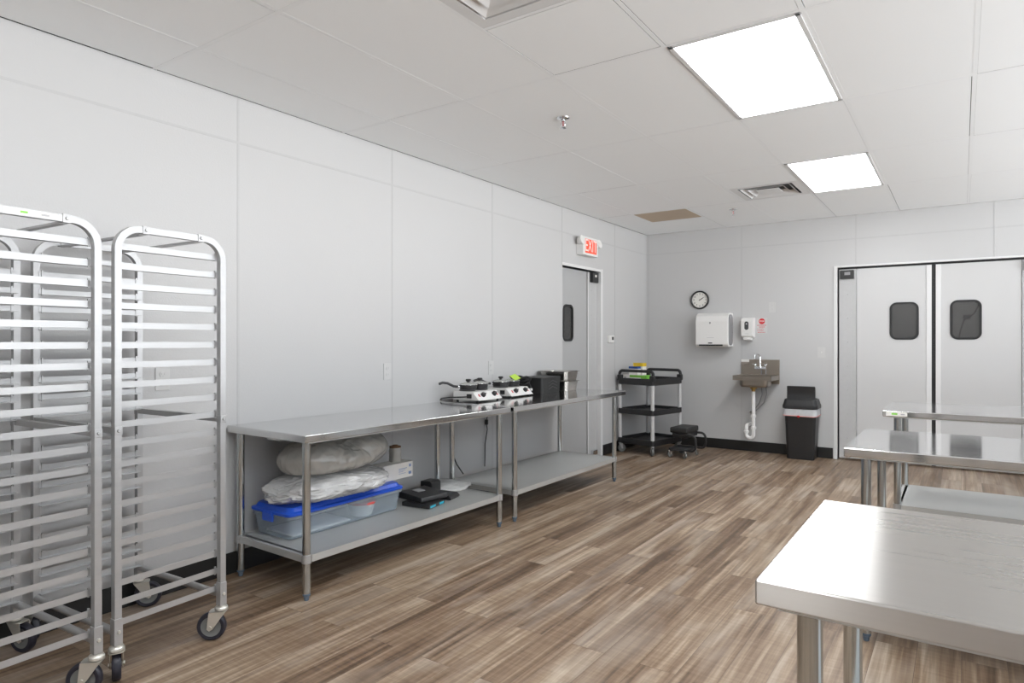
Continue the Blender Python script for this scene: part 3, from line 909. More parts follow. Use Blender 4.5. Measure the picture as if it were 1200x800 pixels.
b.build('body', M['tote'], t)
b = MB()
b.loft([[(x, y, z) for x, y in rrect(a, c, r, 5)] for a, c, r, z in ((w - .002, l - .002, .04, .1305), (w + .006, l + .006, .042, .134), (w + .006, l + .006, .042, .146), (w - .03, l - .03, .035, .152), (w - .05, l - .05, .035, .170), (w - .06, l - .06, .03, .173))])
b.build('lid', M['blue'], t)
for (x, y, ax) in ((0, -l / 2 - .004, 'y'), (0, l / 2 + .004, 'y')):
    b = MB(); b.box(x - .045, x + .045, y - .006, y + .006, .092, .140, bev=.004); lt = b.build('latch', M['blue'], t)
# bowl with a red lid inside the tote
t = thing('food_container', 'small white container with red lid seen inside the clear tote', 'container', (-3.02, 2.76, .2335))
b = MB(); b.lathe([(0, 0), (.055, 0), (.062, .004), (.085, .075), (0, .075)]); b.build('bowl', M['paper'], t)
b = MB(); b.lathe([(.089, .074), (.089, .084), (.080, .090), (0, .090)][::-1]); b.build('lid', M['redlid'], t)
b = MB(); b.box(-.12, .12, -.2, .2, 0, .012, bev=.003)
tag(b.build('baking_sheet', M['paper'], None, loc=(-3.09, 2.43, .2335)), 'flat white sheet lying inside the clear tote', 'sheet')

# plastic bags on the tote
LOW, HIGH = 0, 1
def bag(name, label, cat, c, rad, amp, mat, seed, sub=6, flat=None, lump=0):
    g = bmesh.new(); bmesh.ops.create_icosphere(g, subdivisions=sub, radius=1.0)
    S = Vector((seed, seed * .7, -seed))
    for v in g.verts:
        n = v.co.normalized()
        # squarish cushion rather than an egg
        q = (abs(n.x) ** 2.25 + abs(n.y) ** 2.25 + abs(n.z) ** 2.25) ** (1 / 2.25)
        d = 1.0 / q
        d += noise.noise(n * 1.9 + S) * amp * 1.3
        w = n + .25 * Vector((noise.noise(n * 3 + S), noise.noise(n * 3 - S), noise.noise(n * 3 + S * 2)))
        f1 = 1 - abs(noise.noise(Vector((w.x * 2.2, w.y * 5.0, w.z * 1.6)) + S)) * 2.2      # long folds
        f2 = 1 - abs(noise.noise(Vector((w.x * 6.0, w.y * 9.0, w.z * 4.0)) - S)) * 2.2
        f3 = 1 - abs(noise.noise(w * 19 + S)) * 2.0
        d += (max(f1, 0) ** 3 * .55 + max(f2, 0) ** 3 * .30 + max(f3, 0) ** 2 * .10 - .30) * amp
        p = Vector((n.x * rad[0] * d, n.y * rad[1] * d, n.z * rad[2] * d))
        if lump == HIGH and p.z > 0:                 # gathered neck near the left end of the top
            k = math.exp(-((p.x - .03) ** 2 + (p.y + .06) ** 2) / .0035); p.z -= .018 * k
        if flat is not None: p.z = max(p.z, flat + .003 * noise.noise(n * 14))
        v.co = p
    b = MB(); b._merge(g)
    o = b.build(name, mat, None, smooth=180, loc=c)
    return tag(o, label, cat)
# lower wrap lying over the lid, sagging over the front and left edges
bag('plastic_bag', 'flat white plastic bag spread over the blue tote lid under the bulging bag', 'plastic bag', (-3.065, 2.540, .4625), (.225, .385, .080), .10, M['film_white'], 3.1, flat=-.062, lump=LOW)
def lobed_bag(name, label, cat, c, lobes, knot, flat, mat, seed):
    g = bmesh.new(); bmesh.ops.create_icosphere(g, subdivisions=6, radius=1.0)
    S = Vector((seed, seed * .6, -seed)); K = Vector(knot)
    for v in g.verts:
        n = v.co.normalized(); best = 0.0; ds = []
        for (lc_, lr) in lobes:
            o = Vector((-lc_[0] / lr[0], -lc_[1] / lr[1], -lc_[2] / lr[2])); d = Vector((n.x / lr[0], n.y / lr[1], n.z / lr[2]))
            A, B, C = d.dot(d), o.dot(d), o.dot(o) - 1
            D = B * B - A * C
            if D > 0: ds.append((-B + math.sqrt(D)) / A)
        r = max(ds)
        p = n * r
        q = p - K; L = q.length
        ang = math.atan2(q.x, q.y)
        fold = math.sin(ang * 11 + 3.0 * noise.noise(p * 9 + S)) * .5 + math.sin(ang * 23 + 4.0 * noise.noise(p * 14 - S)) * .3
        p += n * (.006 * fold * min(1, L / .06) * math.exp(-L * 2.6))
        p += n * (.016 * noise.noise(p * 7 + S) + .008 * (1 - 2 * abs(noise.noise(Vector((p.x * 22, p.y * 14, p.z * 16)) + S))) + .003 * noise.noise(p * 46))
        if L < .07: p += (K - p) * .25 * (1 - L / .07)
        p.z = max(p.z, flat + .003 * noise.noise(n * 14))
        v.co = p
    b = MB(); b._merge(g)
    return tag(b.build(name, mat, None, smooth=180, loc=c), label, cat)
lobed_bag('plastic_bag', 'bulging translucent plastic bag under the table top, topmost on the tote', 'plastic bag', (-3.085, 2.605, .640),
          [((.0, -.145, -.022), (.205, .205, .115)), ((.0, .135, .0), (.21, .225, .118)), ((.03, .0, -.03), (.20, .28, .085))], (.10, -.02, .088), -.092, M['film'], 8.4)
# white box with print, standing on the lid
t = thing('cardboard_box', 'white cardboard box with blue print standing at the end of the tote lid', 'box', (-3.06, 3.052, .3995))
b = MB(); b.box(-.06, .06, -.125, .140, 0, .100, bev=.0015); b.build('carton', M['paper'], t)
b = MB()
for (y0, y1, z0, z1) in ((.01, .085, .060, .064), (.01, .070, .050, .0525), (.01, .075, .030, .032), (.01, .05, .042, .044)): b.box(.0602, .0608, y0, y1, z0, z1)
b.box(.0602, .0608, .105, .122, .066, .084); b.box(.0602, .0608, .100, .125, .018, .036)
b.build('print', M['bluepr'], t, smooth=0)
t = thing('plastic_wrap_roll', 'roll of clear film with brown core standing on the white printed box', 'roll', (-3.075, 3.105, .5002), R(20))
b = MB(); prof = [(.019, 0), (.038, 0), (.041, .01), (.039, .04), (.041, .07), (.037, .092), (.019, .094), (.019, 0)]
b.lathe(prof, seg=24); b.build('film', M['film'], t)
b = MB(); b.lathe([(.0165, .002), (.0188, .002), (.0188, .108), (.0165, .108), (.0165, .002)]); b.build('core', M['cardtube'], t)
b = MB(); b.lathe([(.0376, .092), (.038, .100), (.030, .101), (.019, .0985)]); b.build('rim', M['cardtube'], t)

# black devices on the undershelf
zs = .2255
t = thing('tablet_device', 'black flat device with cyan front strips, lowest of the pile', 'device', (-2.885, 3.175, zs), R(8))
b = MB(); b.box(-.115, .10, -.085, .095, 0, .028, bev=.006); b.build('body', M['black'], t)
b = MB(); b.box(.075, .1012, -.075, -.012, .004, .020, bev=.003); b.box(.075, .1012, .030, .085, .004, .020, bev=.003); b.build('strip', M['cyan'], t)
t = thing('card_terminal', 'black device with grey label lying on top of the cyan-striped device', 'device', (-2.94, 3.23, zs + .0285), R(-6))
b = MB(); b.prism([(-.13, 0), (.11, 0), (.115, .012), (.108, .034), (-.11, .048), (-.13, .04)], -.115, .115, 'y', bev=.006); b.build('body', M['black'], t)
b = MB(); b.box(-.06, .0, -.045, .015, .0440, .0475, mtx=Matrix.Rotation(R(3.7), 4, 'Y')); b.build('label', M['midgrey'], t, smooth=0)
t = thing('card_reader', 'small black device lying flat right of the device pile', 'device', (-2.90, 3.405, zs), R(12))
b = MB(); b.prism([(-.10, 0), (.07, 0), (.08, .010), (.06, .030), (-.10, .034)], -.06, .07, 'y', bev=.005); b.build('body', M['black'], t)
t = thing('charging_dock', 'small black block standing behind the device with grey label', 'device', (-3.055, 3.43, zs), R(4))
b = MB(); b.prism([(-.05, 0), (.05, 0), (.05, .085), (.03, .10), (-.05, .095)], -.05, .055, 'y', bev=.006); b.build('body', M['black'], t)
bag('plastic_bag', 'flat empty white plastic bag lying behind the black devices', 'plastic bag', (-3.11, 3.665, zs + .012), (.17, .165, .024), .14, M['film_white'], 14.2, sub=5, flat=-.0085)

# cords under the tables
t = thing('power_cable', 'black power cable hanging down the wall below the hot plates', 'cable', (-3.324, 4.44, .232))
P0 = Vector((-3.324, 4.44, .232))
b = MB(); b.tube([Vector(p) - P0 for p in ((-3.330, 4.445, .828), (-3.330, 4.447, .74), (-3.328, 4.462, .66), (-3.330, 4.450, .60), (-3.326, 4.456, .54), (-3.330, 4.43, .42), (-3.328, 4.425, .30), (-3.326, 4.42, .232))], .0045, seg=8); b.build('cord', M['rubber'], t)
b = MB(); b.box(-.014, .008, -.002, .020, .350, .395, bev=.005); b.build('plug', M['rubber'], t)
b = MB(); b.tube([(-3.338, 4.03, .36), (-3.325, 4.045, .31), (-3.300, 4.062, .265), (-3.275, 4.07, .2315)], .005, seg=8)
tag(b.build('power_cable', M['rubber'], None), 'short black cable end leaning from the wall onto the bare undershelf', 'cable')

# hot plates
def hot_plate(label, x, y, wy, rz, with_cord):
    t = thing('hot_plate', label, 'hot plate', (x, y, ZT), rz)     # local x = towards the room
    b = MB(); d = .245; f = .125
    b.prism([(-f, .012), (f, .012), (f - .012, .020), (f - .062, .074), (-f, .078)], -wy / 2, wy / 2, 'y', bev=.003)
    b.build('housing', M['plastic_white'], t)
    b = MB()
    for sx in (-.1, .09):
        for sy in (-1, 1): b.cyl((sx, sy * (wy / 2 - .025), 0), (sx, sy * (wy / 2 - .025), .0125), .009, seg=12)
    b.build('feet', M['rubber'], t)
    for sy in (-1, 1):
        b = MB(); b.lathe([(0, .0775), (.062, .0775), (.066, .083), (.060, .089), (0, .089)], (-.045, sy * wy * .26, 0), 28); b.build('burner', M['darkgrey'], t)
    ang = math.atan2(.050, .054)
    for k, yy in enumerate((-.065, .085)):
        q = Matrix.Translation((f - .037, yy, .047)) @ Matrix.Rotation(R(90) - ang + R(0), 4, 'Y')
        b = MB(); b.lathe([(.0, .022), (.015, .022), (.019, .018), (.020, 0.0), (0, 0)], (0, 0, 0), 20, q)
        b.box(-.0035, .0035, -.020, .020, .018, .027, mtx=q)
        b.build('knob', M['black'], t)
    q = Matrix.Rotation(R(90) - ang, 4, 'Y')
    b = MB()
    for yy in (-.112, .128):
        b.box(-.012, .012, -.006, .006, -.001, .003, mtx=Matrix.Translation((f - .037, yy, .047)) @ q)
    b.build('indicator', M['red'], t)
    b = MB(); b.box(.01, .052, -wy / 2 - .010, -wy / 2 + .002, .028, .060, bev=.003); b.build('cord_inlet', M['black'], t)
    if with_cord:
        b = MB(); b.tube([(.03, -wy / 2 - .008, .040), (-.05, -wy / 2 - .014, .034), (-.13, -wy / 2 - .03, .030), (-.20, -wy / 2 - .055, .020), (-.225, -wy / 2 - .035, .0065), (-.19, -wy / 2 - .0, .0060), (-.16, -wy / 2 + .04, .0060)], .0045, seg=8)
        b.build('cord', M['rubber'], t)
    return t
def pan(name, label, x, y, r, hgt, rz, handle, knob=True):
    z0 = ZT + .0895
    t = thing(name, label, 'pan', (x, y, z0), rz)      # handle leaves along local +x
    b = MB(); b.lathe([(0, 0), (r * .88, 0), (r * .95, .005), (r, hgt), (r + .003, hgt + .001), (r - .003, hgt - .001), (r * .92, .007), (0, .007)], seg=36)
    b.build('pan_body', M['black'], t)
    if handle:
        b = MB(); b.tube([(r - .004, 0, hgt * .6), (r + .02, 0, hgt * .62)], .008, seg=10); b.build('handle_joint', M['chrome'], t)
        b = MB(); p = [(r + .016, 0, hgt * .62), (r + .05, 0, hgt * .75), (r + .10, 0, hgt + .016), (r + .14, 0, hgt + .021), (r + .168, 0, hgt + .012)]
        for k in range(len(p) - 1): pass
        b.tube(p, .010, seg=10); hd = b.build('handle', M['black'], t)
    b = MB(); z = hgt
    b.lathe([(r + .002, z + .001), (r + .002, z + .004), (r * .8, z + .011), (r * .45, z + .017), (.012, z + .019), (0, z + .019)], seg=36)
    lid = b.build('lid', M['glasslid'], t)
    b = MB(); b.lathe([(r + .0035, z + .0005), (r + .0045, z + .004), (r + .002, z + .0065), (r - .002, z + .005), (r + .0035, z + .0005)], seg=36); b.build('lid_rim', M['chrome'], lid)
    b = MB(); b.lathe([(0, z + .018), (.013, z + .018), (.011, z + .024), (.020, z + .030), (.022, z + .040), (.017, z + .045), (0, z + .046)], seg=20); b.build('knob', M['black'], lid)
    return t
BX1, BY1 = -3.125, 4.070
hot_plate('white double hot plate on the left, nearer the racks, with looped cord', BX1, BY1, .32, R(2), True)
pan('frying_pan', 'black lidded frying pan on the left hot plate, its handle pointing to the racks', BX1 - .045, BY1 - .070, .070, .034, R(-122), True)
pan('saucepan', 'black lidded pan on the left hot plate, farther from the racks', BX1 - .045, BY1 + .078, .066, .037, R(-100), False)
BX2, BY2 = -3.145, 4.545
hot_plate('white double hot plate on the right, beside the black carrier', BX2, BY2, .34, R(2), False)
pan('frying_pan', 'black lidded frying pan on the right hot plate, handle pointing to the left one', BX2 - .045, BY2 - .082, .074, .034, R(-122), True)
pan('saucepan', 'black lidded pan on the right hot plate, beside the black carrier', BX2 - .045, BY2 + .084, .070, .034, R(-100), False)
b = MB(); b.box(-.034, .034, -.043, .043, -.0008, .0008, mtx=Matrix.Rotation(R(10), 4, 'X') @ Matrix.Rotation(R(32), 4, 'Y'))
tag(b.build('sticky_note', M['lime'], None, loc=(BX2 + .005, BY2 + .060, ZT + .157), smooth=0), 'neon green paper note leaning on the lid knob of the right hot plate', 'note')

# black ribbed carrier with cables
t = thing('black_carrier', 'black ribbed box with coiled cables beside the right hot plate', 'box', (-3.155, 5.04, ZT), R(2))
b = MB()
b.loft([[(x, y, z) for x, y in rrect(a, c, .02, 4)] for a, c, z in ((.215, .33, 0), (.22, .335, .006), (.23, .35, .120), (.225, .345, .128))])
b.build('body', M['blacksoft'], t)
b = MB()
for k in range(3):
    o = .028 * k
    b.tube([(.112, -.06, .030 + o), (.1145, .02, .055 + o), (.113, .10, .032 + o)], .0035, seg=6)
b.build('chevron_rib', M['darkgrey'], t)
b = MB(); b.loft([[(x, y, z) for x, y in rrect(a, c, .02, 4)] for a, c, z in ((.236, .356, .126), (.238, .358, .138), (.22, .34, .144))]); b.build('lid', M['blacksoft'], t)
t = thing('cable_bundle', 'bundle of black cables between the right hot plate and black carrier', 'cable', (-3.195, 4.795, ZT))
b = MB()
for k in range(4):
    pts = []
    for q in range(17):
        a = q / 16 * 2 * PI
        pts.append((-.01 + .075 * math.cos(a) + .006 * k, -.002 + .032 * math.sin(a), .070 + .022 * k + .014 * math.sin(2 * a + k)))
    b.tube(pts[:-1], .0115, seg=8, closed=True)
b.build('coil', M['rubber'], t)
b = MB(); b.tube([(.05, .02, .10), (.09, .0, .06), (.10, -.01, .02), (.075, -.01, .0118)], .0105, seg=8); b.tube([(-.04, .0, .08), (-.03, 0, .04), (-.02, 0, .0118)], .0105, seg=8); b.build('cable', M['rubber'], t)
b = MB(); b.box(.085, .112, -.026, .000, .030, .052, bev=.005); b.build('plug', M['plastic_white'], t)
# stacked steam-table pans
def hotel_pan(label, z, rot):
    t = thing('steam_table_pan', label, 'pan', (-3.165, 5.385, z), rot)
    b = MB(); w, l, hh = .265, .325, .088
    outs = [(w - .05, l - .05, .03, 0), (w - .045, l - .045, .034, .004), (w - .018, l - .018, .04, hh - .004), (w + .012, l + .012, .045, hh), (w + .014, l + .014, .046, hh + .002)]
    rings = [[(x, y, zz) for x, y in rrect(a, c, r, 5)] for a, c, r, zz in outs]
    inn = [(w + .008, l + .008, .045, hh + .0025), (w - .020, l - .020, .04, hh - .003), (w - .048, l - .048, .03, .006)]
    rings += [[(x, y, zz) for x, y in rrect(a, c, r, 5)] for a, c, r, zz in inn]
    b.loft(rings); b.build('pan_body', M['pan'], t)
hotel_pan('stainless steam table pan, bottom one of the stack behind the black carrier', ZT, R(92))
hotel_pan('stainless steam table pan, top one of the stack behind the black carrier', ZT + .0912, R(90))

# ================================================================== WALL FITTINGS
def wall_matrix_left(y, z): return (XL, y, z), (0, 0, R(90))      # local -y faces the room
def outlet(label, loc, rz, kind='outlet', w=.072, h=.116):
    names = {'outlet': ('wall_outlet', 'outlet'), 'switch': ('light_switch', 'switch')}[kind]
    t = thing(names[0], label, names[1], loc, rz)
    b = MB(); b.box(-w / 2, w / 2, -.006, 0, -h / 2, h / 2, bev=.002); b.build('cover_plate', M['plate'], t)
    if kind == 'outlet':
        for z in (-.022, .022):
            b = MB(); b.prism(rrect(.034, .028, .012, 4, 0, z), -.0085, -.005, 'y'); rc = b.build('receptacle', M['plate'], t)
            b = MB(); b.box(-.0075, -.0055, -.0088, -.0084, z - .002, z + .007); b.box(.0055, .0075, -.0088, -.0084, z - .002, z + .007); b.cyl((0, -.0088, z - .007), (0, -.0084, z - .007), .0022, seg=8)
            b.build('slots', M['greypr'], rc, smooth=0)
    else:
        b = MB(); b.box(-.005, .005, -.016, -.004, -.004, .012, bev=.0015); b.build('toggle', M['plastic_white'], t)
    return t
outlet('white wall outlet behind the sheet pan racks', (XL, 1.722, 1.100), R(90))
outlet('white wall outlet above the long table, beside a panel seam', (XL, 3.300, 1.078), R(90))
outlet('white wall outlet above the hot plates', (XL, 4.535, 1.064), R(90))
outlet('white wall outlet high on the back wall above the red sign', (-1.800, YB, 1.684), 0)
outlet('white light switch on the back wall beside the double door', (-1.276, YB, 1.167), 0, 'switch', .085, .118)
t = thing('thermostat', 'small white thermostat with dark screen right of the grey door', 'thermostat', (XL, 6.855, 1.318), R(90))
b = MB(); b.box(-.065, .065, -.028, 0, -.042, .042, bev=.005); b.build('case', M['plastic_white'], t)
b = MB(); b.box(-.005, .045, -.0288, -.0278, -.010, .026); b.build('screen', M['darkgrey'], t, smooth=0)

# exit sign
t = thing('exit_sign', 'white exit sign with red face and two lamp heads above the grey door', 'exit sign', (XL, 6.225, 2.205), R(90))   # local x = +world y, local -y = room
b = MB(); b.box(-.170, .170, -.085, 0, 0, .195, bev=.006); b.build('housing', M['plastic_white'], t)
b = MB(); b.box(-.128, .128, -.0862, -.0848, .024, .172); fc = b.build('face', M['exit'], t, smooth=0)
text_mesh('lettering', 'EXIT', .165, M['exitw'], t, (0, -.0868, .098), (R(90), 0, 0), bold=.0).scale = (.78, 1.12, 1)
for sx in (-1, 1):
    b = MB(); x = sx * .197
    b.lathe([(0, .0), (.030, 0), (.038, .008), (.046, .045), (.048, .052), (.044, .056), (.0, .050)], (x, -.040, .140), 24, Matrix.Rotation(R(78), 4, 'X'))
    lh = b.build('lamp_head', M['plastic_white'], t)
    b = MB(); b.cyl((sx * .165, -.035, .140), (sx * .185, -.035, .140), .014, seg=12); b.build('swivel', M['plastic_white'], lh)

# clock
t = thing('wall_clock', 'round wall clock with black rim above the paper towel dispenser', 'clock', (-2.645, YB, 1.800))
rot = Matrix.Rotation(R(90), 4, 'X')
b = MB(); b.lathe([(0, 0), (.112, 0), (.114, .010), (.112, .030), (.104, .034), (.096, .028), (.094, .014), (0, .014)], seg=48, mtx=rot); b.build('case', M['black'], t)
b = MB(); b.lathe([(0, .0145), (.0955, .0145), (.0955, .0155), (0, .0158)], seg=48, mtx=rot); fc = b.build('dial', M['paper'], t)
for k in range(1, 13):
    a = R(90 - 30 * k)
    text_mesh('numeral', str(k), .030, M['black'], fc, (.074 * math.cos(a), -.0162, .074 * math.sin(a)), (R(90), 0, 0), depth=.0003)
def hand(nm, ang, ln, wd, y):
    b = MB(); a = R(90 - ang); q = Matrix.Rotation(-a, 4, 'Y')
    b.prism([(-.012, -wd), (ln * .8, -wd * .8), (ln, 0), (ln * .8, wd * .8), (-.012, wd)], y - .0006, y + .0006, 'y', mtx=q); b.build(nm, M['black'], t, smooth=0)
hand('hour_hand', 64, .044, .0042, -.0180); hand('minute_hand', 58, .068, .0030, -.0197)
b = MB(); b.lathe([(0, .016), (.006, .016), (.006, .022), (0, .023)], seg=16, mtx=rot); b.build('hand_pin', M['black'], t)

# paper towel dispenser
t = thing('paper_towel_dispenser', 'white paper towel dispenser with dark slot under the wall clock', 'towel dispenser', (-2.435, YB, 1.225))
w, h, d = .385, .405, .225
b = MB()
prof = [(0, 0), (-d + .03, 0), (-d, .03), (-d, h - .10), (-d + .02, h - .035), (-d + .07, h - .004), (-d + .10, h), (0, h)]
b.prism(prof, -w / 2, w / 2, 'x', bev=.009); b.build('cover', M['plastic_white'], t)
b = MB()
sp = [(y, z) for y, z in rrect(d - .085, h - .04, .06, 7, -d / 2 - .015, h / 2)]
b.prism(sp, w / 2 - .004, w / 2 + .012, 'x', bev=.004); b.build('side_panel', M['dispgrey'], t)
b = MB(); b.box(-.150, .130, -d - .003, -d + .02, .012, .030, bev=.003); b.build('paper_slot', M['rubber'], t)
b = MB(); b.prism(rrect(.05, .012, .005, 4, -.015, .047), -d - .0015, -d + .002, 'y'); b.build('sensor', M['rubber'], t, smooth=0)
b = MB(); b.box(-.055, .030, -d - .0006, -d + .001, .108, .111); b.build('wordmark', M['greypr'], t, smooth=0)
b = MB(); b.prism(rrect(.018, .022, .006, 4, -.018, .285), -d - .0012, -d + .001, 'y'); b.build('lock', M['midgrey'], t, smooth=0)

# soap dispenser
t = thing('soap_dispenser', 'white soap dispenser with dark oval window right of the towel dispenser', 'soap dispenser', (-2.058, YB, 1.300))
b = MB(); d = .105
b.prism([(0, .035), (-d * .75, .035), (-d, .055), (-d, .235), (-d * .8, .262), (0, .270)], -.070, .070, 'x', bev=.008); b.build('cover', M['plastic_white'], t)
b = MB(); b.prism([(0, .0), (-d * .9, .004), (-d * .95, .038), (0, .038)], -.045, .045, 'x', bev=.008); b.build('nozzle', M['plastic_white'], t)
b = MB(); b.prism(rrect(.046, .098, .022, 6, -.005, .175), -d - .0025, -d + .002, 'y'); sw = b.build('level_window', M['darkgrey'], t, smooth=0)
b = MB(); b.prism([(.010 * math.cos(R(a * 30)) - .005, .010 * math.sin(R(a * 30)) + .195) for a in range(12)], -d - .0032, -d - .0022, 'y'); b.build('window_light', M['greypr'], sw, smooth=0)
b = MB(); b.box(-.025, .022, -d - .0006, -d + .001, .078, .081); b.build('wordmark', M['greypr'], t, smooth=0)

# red and white sign
t = thing('wall_sign', 'small white notice with red round mark and red text beside the soap dispenser', 'sign', (-1.915, YB, 1.385))
b = MB(); b.box(-.060, .060, -.0015, 0, 0, .180); b.build('sheet', M['plate'], t, smooth=0)
b = MB(); b.prism([(.034 * math.cos(R(k * 15)), .140 + .034 * math.sin(R(k * 15))) for k in range(24)], -.0024, -.0014, 'y'); dk = b.build('red_disc', M['red'], t, smooth=0)
text_mesh('lettering', 'STOP', .022, M['paper'], dk, (0, -.0030, .140), (R(90), 0, 0), depth=.0003, bold=.0006)
b = MB()
for (z, x0, x1, hh) in ((.094, -.052, .052, .008), (.074, -.030, .034, .009), (.054, -.050, -.040, .005), (.054, -.03, .02, .004), (.042, -.050, -.040, .005), (.042, -.03, .026, .004), (.030, -.050, -.040, .005), (.030, -.03, .02, .004), (.012, -.046, .040, .007)):
    n = max(1, int((x1 - x0) / .014)); st = (x1 - x0) / n
    for k in range(n): b.box(x0 + k * st, x0 + k * st + st * .72, -.0021, -.0014, z - hh / 2, z + hh / 2)
b.build('red_text', M['red'], t, smooth=0)

# ------------------------------------------------------------------ hand sink
t = thing('hand_sink', 'small wall-hung stainless hand sink with gooseneck faucet beside the trash can', 'sink', (-1.935, YB, 0))
x0, x1 = -.208, .212
b = MB(); b.box(x0 - .004, x1 + .006, -.022, -.002, .800, 1.080, bev=.003); b.build('backsplash', M['sink'], t)
b = MB(); yf = -.385; th = .004
# rim as a frame around the basin opening
bx0, bx1, by0, by1 = x0 + .055, x1 - .055, yf + .055, -.105
zr = .905
b.box(x0, x1, yf, by0, zr - th, zr, bev=.001); b.box(x0, x1, by1, -.02, zr - th, zr, bev=.001)
b.box(x0, bx0, by0, by1, zr - th, zr, bev=.001); b.box(bx1, x1, by0, by1, zr - th, zr, bev=.001)
b.box(x0, x1, yf, yf + .004, .852, zr, bev=.001); b.box(x0, x0 + .004, yf, -.02, .852, zr, bev=.001); b.box(x1 - .004, x1, yf, -.02, .852, zr, bev=.001)
b.build('rim', M['sink'], t)
b = MB()
w, l = bx1 - bx0, by1 - by0; cx, cy = (bx0 + bx1) / 2, (by0 + by1) / 2
outs = [(w - .10, l - .10, .04, .768), (w - .02, l - .02, .045, .775), (w + .004, l + .004, .05, .800), (w + .004, l + .004, .05, zr - th)]
rings = [[(cx + x, cy + y, z) for x, y in rrect(a, c, r, 6)] for a, c, r, z in outs]
inn = [(w - .002, l - .002, .048, zr - th), (w - .004, l - .004, .048, .802), (w - .026, l - .026, .042, .779), (w - .10, l - .10, .04, .772)]
rings += [[(cx + x, cy + y, z) for x, y in rrect(a, c, r, 6)] for a, c, r, z in inn]
b.loft(rings); b.build('basin', M['sink'], t)
fz = .985
b = MB(); b.tube([(-.055, -.026, fz), (.075, -.026, fz)], 0, square=(.034, .030)); b.cyl((.010, -.045, fz), (.010, -.045, fz + .012), .016)
fb = b.build('faucet_body', M['chrome'], t)
b = MB(); pts = [(.010, -.045, fz), (.010, -.045, fz + .13)] + [(.010 - .022 + .022 * math.cos(R(a)), -.045 - .035 * (1 - math.cos(R(a))) , fz + .13 + .030 * math.sin(R(a))) for a in range(15, 181, 15)] + [(-.034, -.117, fz + .105)]
b.tube(pts, .0085, seg=12); b.build('spout', M['chrome'], fb)
for s in (-1, 1):
    b = MB(); hx = .010 + s * .055
    b.lathe([(0, .0), (.013, 0), (.013, .012), (.016, .016), (.014, .034), (0, .037)], (hx, -.036, fz + .010), 16)
    b.box(-.006, .006, -.044, .0, .026, .034, bev=.002, mtx=Matrix.Translation((hx, -.038, fz + .010)) @ Matrix.Rotation(R(s * 35), 4, 'Z'))
    b.build('tap_handle', M['chrome'], fb)
b = MB(); b.box(x0 - .002, x0 + .088, -.0228, -.0218, 1.050, 1.080); b.build('label_sticker', M['paper'], t, smooth=0)
b = MB(); b.box(-.090, -.060, -.090, -.070, zr, zr + .0008); b.build('white_spot', M['paper'], t, smooth=0)
dx, dy = -.020, cy
b = MB(); b.lathe([(0, .772), (.040, .772), (.036, .750), (.022, .744), (.020, .715), (0, .715)][::-1], (dx, dy, 0), 20); b.build('drain', M['brass'], t)
b = MB(); b.cyl((dx, dy, .43), (dx, dy, .720), .0205, seg=20)
b.lathe([(.021, .0), (.030, .0), (.030, .026), (.021, .032)], (dx, dy, .425), 20)
b.lathe([(.021, .0), (.030, .0), (.030, .026), (.021, .032)], (dx, dy, .290), 20)
b.cyl((dx, dy, .30), (dx, dy, .43), .0195, seg=20)
b.build('drain_pipe', M['pvc'], t)
b = MB(); rr = .040
pts = [(dx, dy, .30)] + [(dx - rr + rr * math.cos(R(a)), dy, .225 + rr * math.sin(R(a))) for a in range(0, -181, -15)] + [(dx - 2 * rr, dy, .285)] \
    + [(dx - 2 * rr, dy + .04 - .04 * math.cos(R(a)), .285 + .04 * math.sin(R(a))) for a in range(15, 91, 15)] + [(dx - 2 * rr, -.012, .325)]
b.tube(pts, .0205, seg=16)
b.lathe([(.021, .0), (.029, .0), (.029, .022), (.021, .026)], (dx - 2 * rr, dy, .245), 20)
b.build('trap', M['pvc'], t)
for k, sx in enumerate((.015, .065)):
    b = MB(); b.tube([(sx + .005, -.03, .965), (sx + .010, -.035, .75), (sx + .02, -.05, .68), (sx - .01, -.06, .58), (-.05 - .02 * k, -.045, .50 - .05 * k), (-.085 + .03 * k, -.03, .475 - .06 * k)], .0055, seg=8); b.build('supply_hose', M['midgrey'], t)
    b = MB(); q = (-.09 + .03 * k, -.03, .47 - .06 * k)
    b.cyl((q[0], -.001, q[2]), (q[0], -.05, q[2]), .010, seg=12); b.box(q[0] - .018, q[0] + .018, -.062, -.050, q[2] - .009, q[2] + .009, bev=.003); b.build('valve', M['chrome'], t)

# ------------------------------------------------------------------ trash can
t = thing('trash_can', 'tall black trash can with swing lid between the sink and double door', 'trash can', (-1.452, 7.760, 0), R(1))
def rloft(b, outs, cap0=True, cap1=True, cx=0, cy=0):
    b.loft([[(cx + x, cy + y, z) for x, y in rrect(a, c, r, 5)] for a, c, r, z in outs], cap0, cap1)
b = MB(); rloft(b, [(.270, .205, .03, 0), (.280, .215, .035, .006), (.325, .262, .04, .545), (.328, .266, .04, .560), (.318, .256, .036, .560), (.272, .207, .03, .012)]); b.build('body', M['black'], t)
b = MB()
rloft(b, [(.352, .292, .04, .556), (.360, .300, .042, .560), (.360, .300, .042, .592), (.350, .290, .04, .598), (.320, .262, .04, .655), (.296, .238, .035, .660), (.288, .230, .03, .655), (.312, .252, .03, .600), (.345, .286, .03, .575)], cap0=False, cap1=False)
b.build('lid', M['black'], t)
